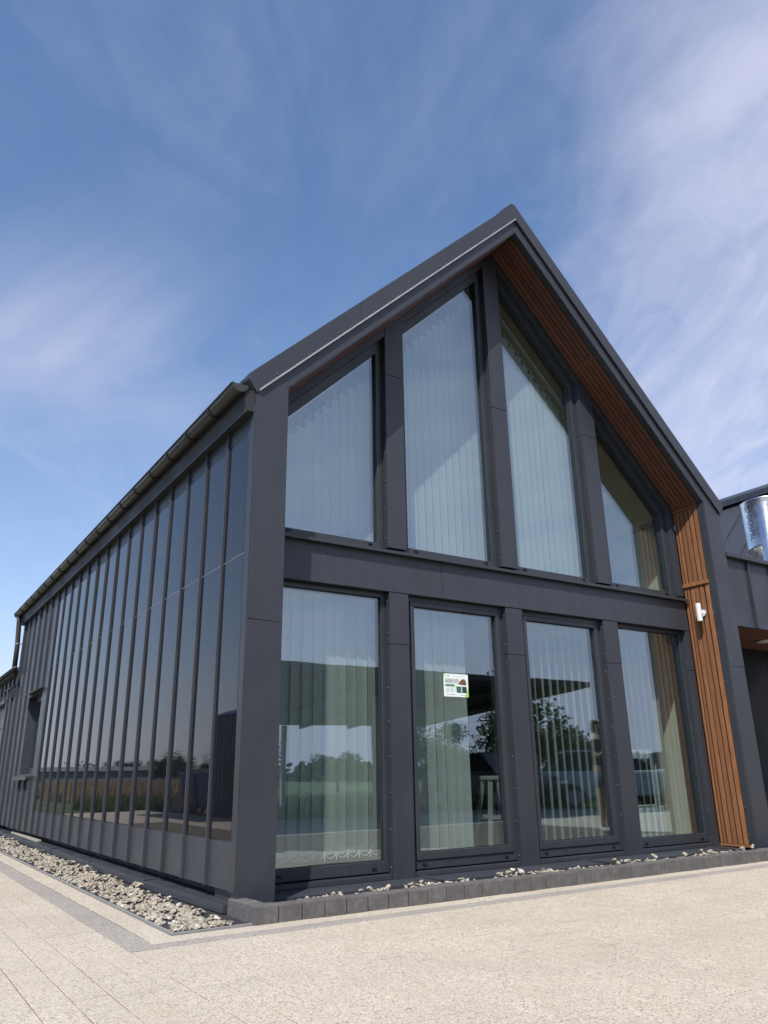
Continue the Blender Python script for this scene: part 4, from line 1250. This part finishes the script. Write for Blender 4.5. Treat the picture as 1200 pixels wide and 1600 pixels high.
for (x, y, h, wd, lb) in ((-20, 62, 3.1, 1.3, 'round bushy tree reflected above the blue bins'), (-23.5, 60, 3.0, 1.3, 'second round bushy tree reflected above the blue bins'),
                          (-60, 190, 5.2, 1.8, 'far hedgerow tree left of the red roofs'), (-48, 180, 5.0, 1.9, 'far hedgerow tree near the grey barn'),
                          (-95, 210, 6.2, 1.8, 'tallest far hedgerow tree of the field edge')):
    tree('broadleaf_tree', x, y, h, lb, wd)
for (x, y, h, wd, lb) in ((16.3, -13.2, 4.1, 0.95, 'large dark tree reflected in the third lower window'), (18.8, -14.2, 2.5, 1.2, 'smaller dark tree reflected right of the large one'),
                          (20.6, -14.6, 2.2, 1.4, 'bushy tree reflected behind the standing person'), (30, -20, 1.9, 1.8, 'bushy tree reflected in the rightmost window'),
                          (36, -20.5, 2.0, 1.9, 'far bushy tree reflected at the right'), (22, -36, 2.3, 1.5, 'bushy tree reflected under the carport'), (30, -36, 4.4, 1.6, 'taller bushy tree reflected under the carport')):
    tree('broadleaf_tree', x, y, h, lb, wd)
for (x, y, h, lb) in ((17.8, -38, 4.2, 'spruce reflected in the first lower window'), (20.6, -42, 5.4, 'tall spruce reflected beside the first one'), (14.5, -44, 3.8, 'small spruce reflected at the left post')):
    tree('spruce_tree', x, y, h, lb, 1.0)
# far woods as one mass
wd_ = MB(); r_ = random.Random(5)
for (xa, ya, xb, yb2, n, hh) in ((-240, 330, -80, 380, 2600, 8.5), (-80, 380, -10, 420, 900, 5), (30, -120, 190, -60, 2600, 3.5), (-30, -150, 60, -140, 1200, 4.5)):
    for _ in range(n):
        q = r_.random(); c = Vector((xa + (xb - xa) * q + r_.gauss(0, 3), ya + (yb2 - ya) * q + r_.gauss(0, 5), r_.uniform(0, hh) * (0.6 + .4 * math.sin(q * 37) * math.sin(q * 11))))
        s_ = r_.uniform(.4, 1.0); a = Vector((r_.gauss(0, 1), r_.gauss(0, 1), r_.gauss(0, 1))).normalized() * s_; b = a.orthogonal().normalized() * s_
        i = len(wd_.v); wd_.v += [tuple(c - a), tuple(c + b), tuple(c + a), tuple(c - b)]; wd_.f.append((i, i + 1, i + 2, i + 3))
tag(obj('far_wood', wd_, M_needle), 'dark far wood along the horizon reflected in the glass', 'wood', kind='stuff')
# verge grass and ripe wheat beyond the paving
def blades(n, box_, h0, h1, w, seed):
    r_ = random.Random(seed); mb = MB(); (x0, x1, y0, y1) = box_
    for _ in range(n):
        x, y = r_.uniform(x0, x1), r_.uniform(y0, y1); h = r_.uniform(h0, h1); a = r_.uniform(0, 6.28)
        dx, dy = w * math.cos(a), w * math.sin(a); lx, ly = r_.gauss(0, .12) * h, r_.gauss(0, .12) * h
        i = len(mb.v); mb.v += [(x - dx, y - dy, -.06), (x + dx, y + dy, -.06), (x + lx, y + ly, h)]; mb.f.append((i, i + 1, i + 2))
    return mb
wb = blades(26000, (-18, -5.6, 22, 62), .5, .85, .035, 1)
tag(obj('wheat', wb, M_wheat), 'ripe tan wheat field reflected in the solar wall', 'wheat', kind='stuff')
gb = blades(12000, (-9, -4.0, 18.8, 24), .1, .42, .02, 2)
k2 = blades(15000, (4, 34, -24, -9.6), .06, .30, .03, 3)
b_ = len(gb.v); gb.v += k2.v; gb.f += [tuple(b_ + q for q in f) for f in k2.f]
tag(obj('grass', gb, M_grassm), 'green verge grass beyond the paving reflected in the glass', 'grass', kind='stuff')
# blue corrugated store, bins, board stack
M_blue = flat('dark blue sheet metal', (0.045, 0.062, 0.165), 0.45); M_bin = flat('blue bin plastic', (0.045, 0.08, 0.22), 0.4); M_card = flat('brown boards', (0.30, 0.235, 0.16), 0.85); M_olive = flat('olive tarpaulin', (0.06, 0.058, 0.03), 0.8)
sh = thing('storage_shed', 'dark blue corrugated shed reflected at the end of the solar wall', 'shed', (-6.6, 11.8, 0))
mb = MB(); nn = 44
for i in range(nn):
    y0, y1 = 10.2 + i * 4.4 / nn, 10.2 + (i + 1) * 4.4 / nn
    d = 0.03 if i % 2 else 0.0
    mb.box(-5.42 + d, -5.39 + d, y0, y1, 0.05, 2.40)
obj('corrugated_wall', mb, M_blue, sh)
obj('shed_body', MB().box(-7.8, -5.43, 10.2, 14.6, 0.02, 2.38), M_blue, sh)
obj('shed_roof', MB().prism_xz([(-7.9, 2.40), (-5.3, 2.42), (-5.9, 2.62), (-6.6, 2.70), (-7.3, 2.62)], 10.1, 14.7), M_blue, sh)
for (y, lb) in ((15.5, 'blue wheeled bin standing nearest the blue shed'), (16.85, 'blue wheeled bin standing beside the board stack')):
    bn = thing('wheeled_bin', lb, 'bin', (-5.9, y, 0), 'blue bins reflected in the solar wall')
    obj('bin_body', MB().quadbox([(-6.2, y - .5, .12), (-5.6, y - .5, .12), (-5.6, y + .5, .12), (-6.2, y + .5, .12), (-6.35, y - .62, 1.0), (-5.45, y - .62, 1.0), (-5.45, y + .62, 1.0), (-6.35, y + .62, 1.0)]), M_bin, bn, bevel=.02)
    obj('lid', MB().box(-6.38, -5.42, y - .65, y + .65, 1.002, 1.06), M_bin, bn, bevel=.015)
    for dx in (-6.15, -5.65):
        for dy in (-.4, .4):
            obj('wheel', MB().tube([(dx - .03, y + dy, .07), (dx + .03, y + dy, .07)], .075, 12), M_black, bn)
st = thing('board_stack', 'leaning stack of brown boards beside the blue bins', 'boards', (-5.8, 18.3, 0))
for k in range(9):
    obj('board', MB().quadbox([(-6.4 + k * .09, 17.5 + .02 * k, -.02), (-6.34 + k * .09, 17.5 + .02 * k, -.02), (-6.34 + k * .09, 19.2 - .05 * k, -.02), (-6.4 + k * .09, 19.2 - .05 * k, -.02), (-6.5 + k * .05, 17.5 + .02 * k, 1.2 - .03 * k), (-6.44 + k * .05, 17.5 + .02 * k, 1.2 - .03 * k), (-6.44 + k * .05, 19.2 - .05 * k, 1.15 - .03 * k), (-6.5 + k * .05, 19.2 - .05 * k, 1.15 - .03 * k)]), M_card, st)
tarp = MB().quadbox([(-5.35, 12.2, -.02), (-4.95, 12.2, -.02), (-4.95, 12.8, -.02), (-5.35, 12.8, -.02), (-5.3, 12.25, 1.3), (-5.0, 12.25, 1.25), (-5.0, 12.75, 1.28), (-5.3, 12.75, 1.32)])
tag(obj('tarpaulin_bundle', tarp, M_olive, bevel=.05), 'upright olive tarpaulin bundle standing before the blue shed', 'tarpaulin')
# houses with red roofs and a long grey barn beyond the wheat
M_red = flat('red roof tiles', (0.17, 0.060, 0.042), 0.8); M_render = flat('pale render', (0.55, 0.50, 0.42), 0.9); M_barn = flat('grey barn sheet', (0.16, 0.17, 0.18), 0.6)
for (x, y, w_, h_, lb) in ((-100, 500, 8, 2.6, 'left far house with red roof beyond the wheat'), (-109, 505, 7, 2.4, 'middle far house with red roof beyond the wheat'), (-117, 500, 8, 2.7, 'right far house with red roof beyond the wheat')):
    hs = thing('village_house', lb, 'house', (x, y, 0), 'far houses reflected in the solar wall')
    obj('wall', MB().box(x - w_ / 2, x + w_ / 2, y - 4, y + 4, -.1, h_), M_render, hs)
    obj('roof', MB().prism_yz([(y - 4.6, h_ - .1), (y + 4.6, h_ - .1), (y, h_ + 2.4)], x - w_ / 2 - .4, x + w_ / 2 + .4), M_red, hs)
    for dx in (-.28, 0, .28):
        obj('window', MB().box(x + dx * w_ - .6, x + dx * w_ + .6, y - 4.05, y - 4.001, 1.0, 2.2), M_screen, hs)
bn = thing('grey_barn', 'long low grey barn beyond the wheat reflected in the solar wall', 'barn', (-30, 110, 0))
obj('wall', MB().box(-42, -17, 108, 116, -.1, 1.9), M_barn, bn)
obj('roof', MB().prism_yz([(107.5, 1.9), (116.5, 1.9), (112, 2.5)], -42.4, -16.6), M_barn, bn)
# carport in front of the glazed gable (behind the camera)
M_port = flat('dark carport sheet', (0.030, 0.031, 0.034), 0.55); M_steel = flat('galvanised post', (0.38, 0.39, 0.40), 0.5)
cp = thing('carport', 'dark flat carport reflected across the lower windows', 'carport', (5, -11, 0))
obj('canopy', MB().quadbox([(-1.5, -14.6, 2.35), (12.9, -14.6, 2.35), (12.9, -7.2, 2.93), (-1.5, -7.2, 2.93), (-1.5, -14.6, 2.50), (12.9, -14.6, 2.50), (12.9, -7.2, 3.06), (-1.5, -7.2, 3.06)]), M_port, cp)
for k in range(9):
    x = -1.3 + k * 1.63
    obj('rafter', MB().quadbox([(x - .04, -14.5, 2.24), (x + .04, -14.5, 2.24), (x + .04, -7.3, 2.81), (x - .04, -7.3, 2.81), (x - .04, -14.5, 2.349), (x + .04, -14.5, 2.349), (x + .04, -7.3, 2.919), (x - .04, -7.3, 2.919)]), M_port, cp)
for x in (-0.9, 3.4, 7.6, 11.4):
    for y, z in ((-13.8, 2.28), (-9.0, 2.66)):
        obj('post', MB().box(x - .06, x + .06, y - .06, y + .06, -.05, z), M_steel, cp)
# parked cars
def car(x, y, yaw, paint, label):
    mat = flat(label.split()[0] + ' car paint', paint, 0.25)
    o = thing('parked_car', label, 'car', (0, 0, 0), 'cars parked beyond the paving')
    b = MB().prism_xz([(-2.1, .30), (2.1, .30), (2.15, .62), (1.95, .82), (1.15, .92), (-2.0, .95), (-2.15, .7)], -.86, .86)
    obj('body', b, mat, o, bevel=.06)
    c = MB().quadbox([(-1.85, -.78, .90), (1.05, -.78, .90), (1.05, .78, .90), (-1.85, .78, .90), (-1.35, -.60, 1.42), (0.25, -.60, 1.42), (0.25, .60, 1.42), (-1.35, .60, 1.42)])
    obj('glasshouse', c, M_screen, o, bevel=.05)
    obj('car_roof', MB().box(-1.30, 0.20, -.57, .57, 1.405, 1.455), mat, o, bevel=.02)
    for wx in (-1.3, 1.3):
        for wy in (-.80, .80):
            w_ = obj('wheel', MB().tube([(wx, wy - .10, .31), (wx, wy + .10, .31)], .31, 20), M_black, o)
            obj('rim', MB().tube([(wx, wy - .104, .31), (wx, wy + .104, .31)], .19, 14), M_steel, w_)
    for wy in (-.6, .6):
        obj('headlight', MB().box(2.05, 2.13, wy - .15, wy + .15, .60, .72), M_plastic, o, bevel=.02)
    o.location = (x, y, -.02); o.rotation_euler = (0, 0, R(yaw))
car(14.6, -8.2, 35, (0.55, 0.56, 0.58), 'silver parked car reflected in the rightmost lower window')
car(19.2, -9.2, 30, (0.65, 0.65, 0.65), 'white parked car reflected farther right')
car(12.2, -10.4, 90, (0.02, 0.022, 0.03), 'black parked car standing under the carport edge')

# ================================================================== PERSON STANDING IN FRONT OF THE GABLE (seen as a reflection)
def skinned(name, verts, edges, mat, root=0, sub=2, parent=None):
    me = bpy.data.meshes.new(name)
    me.from_pydata([v[:3] for v in verts], edges, [])
    o = bpy.data.objects.new(name, me); COL.objects.link(o)
    sk = o.modifiers.new('skin', 'SKIN'); sk.use_smooth_shade = True
    sb = o.modifiers.new('sub', 'SUBSURF'); sb.levels = sub; sb.render_levels = sub
    if not me.skin_vertices:
        bm = bmesh.new(); bm.from_mesh(me); bm.verts.layers.skin.verify(); bm.to_mesh(me); bm.free()
    for i, v in enumerate(verts):
        sv = me.skin_vertices[0].data[i]
        sv.radius = (v[3], v[4] if len(v) > 4 else v[3])
        sv.use_root = (i == root)
    dg = bpy.context.evaluated_depsgraph_get()
    nm = bpy.data.meshes.new_from_object(o.evaluated_get(dg))
    bpy.data.objects.remove(o); bpy.data.meshes.remove(me)
    nm.name = name; nm.materials.clear(); nm.materials.append(mat)
    nm.polygons.foreach_set('use_smooth', [True] * len(nm.polygons))
    return link(name, nm, parent)
M_skin = flat('skin', (0.40, 0.24, 0.16), 0.55); M_hair = flat('dark hair', (0.03, 0.02, 0.014), 0.6); M_shirt = flat('dark shirt', (0.022, 0.022, 0.026), 0.85); M_denim = flat('faded denim', (0.11, 0.145, 0.21), 0.85); M_shoe = flat('white shoe', (0.68, 0.68, 0.66), 0.6)
pe = thing('person', 'person in dark shirt and denim shorts, holding up a phone, reflected in glass', 'person', (0, 0, 0))
bv = [(0, 0, .90, .13, .10), (0, 0, 1.08, .125, .09), (0, 0, 1.25, .15, .10), (0, 0, 1.36, .12, .085), (0, .01, 1.44, .05, .05), (0, .02, 1.52, .075, .085), (0, .02, 1.62, .07, .085),
      (-.17, 0, 1.33, .052), (-.24, .06, 1.10, .042), (-.16, .24, 1.26, .032), (-.08, .30, 1.40, .026),
      (.17, 0, 1.33, .052), (.24, .05, 1.10, .042), (.15, .24, 1.24, .032), (.07, .30, 1.38, .026),
      (-.095, 0, .80, .085), (-.10, .01, .47, .055), (-.11, -.02, .12, .038), (-.11, .02, .06, .04),
      (.095, 0, .80, .085), (.10, .01, .47, .055), (.11, -.02, .12, .038), (.11, .02, .06, .04)]
be = [(0, 1), (1, 2), (2, 3), (3, 4), (4, 5), (5, 6), (3, 7), (7, 8), (8, 9), (9, 10), (3, 11), (11, 12), (12, 13), (13, 14), (0, 15), (15, 16), (16, 17), (17, 18), (0, 19), (19, 20), (20, 21), (21, 22)]
body = skinned('body', bv, be, M_skin, parent=pe)
skinned('shirt', [(0, 0, .86, .158, .128), (0, 0, .97, .152, .118), (0, 0, 1.08, .146, .108), (0, 0, 1.25, .168, .118), (0, 0, 1.37, .13, .096), (-.17, 0, 1.335, .070), (-.225, .045, 1.16, .060), (.17, 0, 1.335, .070), (.225, .04, 1.16, .060)], [(0, 1), (1, 2), (2, 3), (3, 4), (4, 5), (5, 6), (4, 7), (7, 8)], M_shirt, parent=pe)
skinned('shorts', [(0, 0, .92, .15, .118), (0, 0, .85, .14, .115), (-.097, 0, .76, .105), (-.10, .005, .60, .090), (.097, 0, .76, .105), (.10, .005, .60, .090)], [(0, 1), (1, 2), (2, 3), (1, 4), (4, 5)], M_denim, parent=pe)
skinned('hair', [(0, -.01, 1.68, .082, .09), (0, -.045, 1.60, .085, .07), (0, -.07, 1.47, .06, .045)], [(0, 1), (1, 2)], M_hair, parent=pe)
fc = MB()
fc.quadbox([(-.012, .095, 1.555), (.012, .095, 1.555), (.010, .125, 1.555), (-.010, .125, 1.555), (-.006, .095, 1.60), (.006, .095, 1.60), (.004, .104, 1.60), (-.004, .104, 1.60)])
obj('nose', fc, M_skin, pe, bevel=.003)
for s_ in (-1, 1):
    obj('eye', MB().tube([(s_ * .030, .098, 1.605), (s_ * .030, .106, 1.605)], .010, 8), M_screen, pe)
    obj('ear', MB().tube([(s_ * .076, .015, 1.56), (s_ * .082, .005, 1.60)], [.014, .018], 8), M_skin, pe, smooth=True)
    skinned('shoe', [(s_ * .11, -.03, .05, .046, .05), (s_ * .112, .06, .04, .046, .038), (s_ * .114, .15, .03, .040, .03)], [(0, 1), (1, 2)], M_shoe, sub=1, parent=pe)
    hx, hy, hz = s_ * .08 + (.0 if s_ < 0 else -.01), .30, 1.40
    hv = [(hx, hy, hz, .026, .016), (hx - s_ * .01, hy + .005, hz + .06, .034, .013)]
    he = [(0, 1)]
    for k, (dx, ln) in enumerate(((-.024, .062), (-.008, .072), (.008, .068), (.024, .052))):
        i = len(hv)
        hv += [(hx - s_ * .01 + dx, hy + .012, hz + .075, .0085), (hx - s_ * .018 + dx, hy + .028, hz + .075 + ln * .55, .008), (hx - s_ * .034 + dx, hy + .030, hz + .075 + ln, .007)]
        he += [(1, i), (i, i + 1), (i + 1, i + 2)]
    i = len(hv); hv += [(hx - s_ * .034, hy + .006, hz + .035, .0095), (hx - s_ * .050, hy + .012, hz + .062, .008)]; he += [(0, i), (i, i + 1)]
    skinned('hand', hv, he, M_skin, sub=1, parent=pe)
obj('mouth', MB().box(-.022, .022, .098, .104, 1.53, 1.537), flat('lips', (0.42, 0.16, 0.13), .5), pe)
pe.location = (7.52, -2.28, .018); pe.rotation_euler = (0, 0, R(-20))
ph = thing('phone', 'dark phone held up by the reflected person', 'phone', (0, 0, 0))
obj('phone_body', MB().box(-.078, .078, .338, .347, 1.455, 1.53), M_screen, ph, bevel=.004)
ph.location = pe.location; ph.rotation_euler = pe.rotation_euler
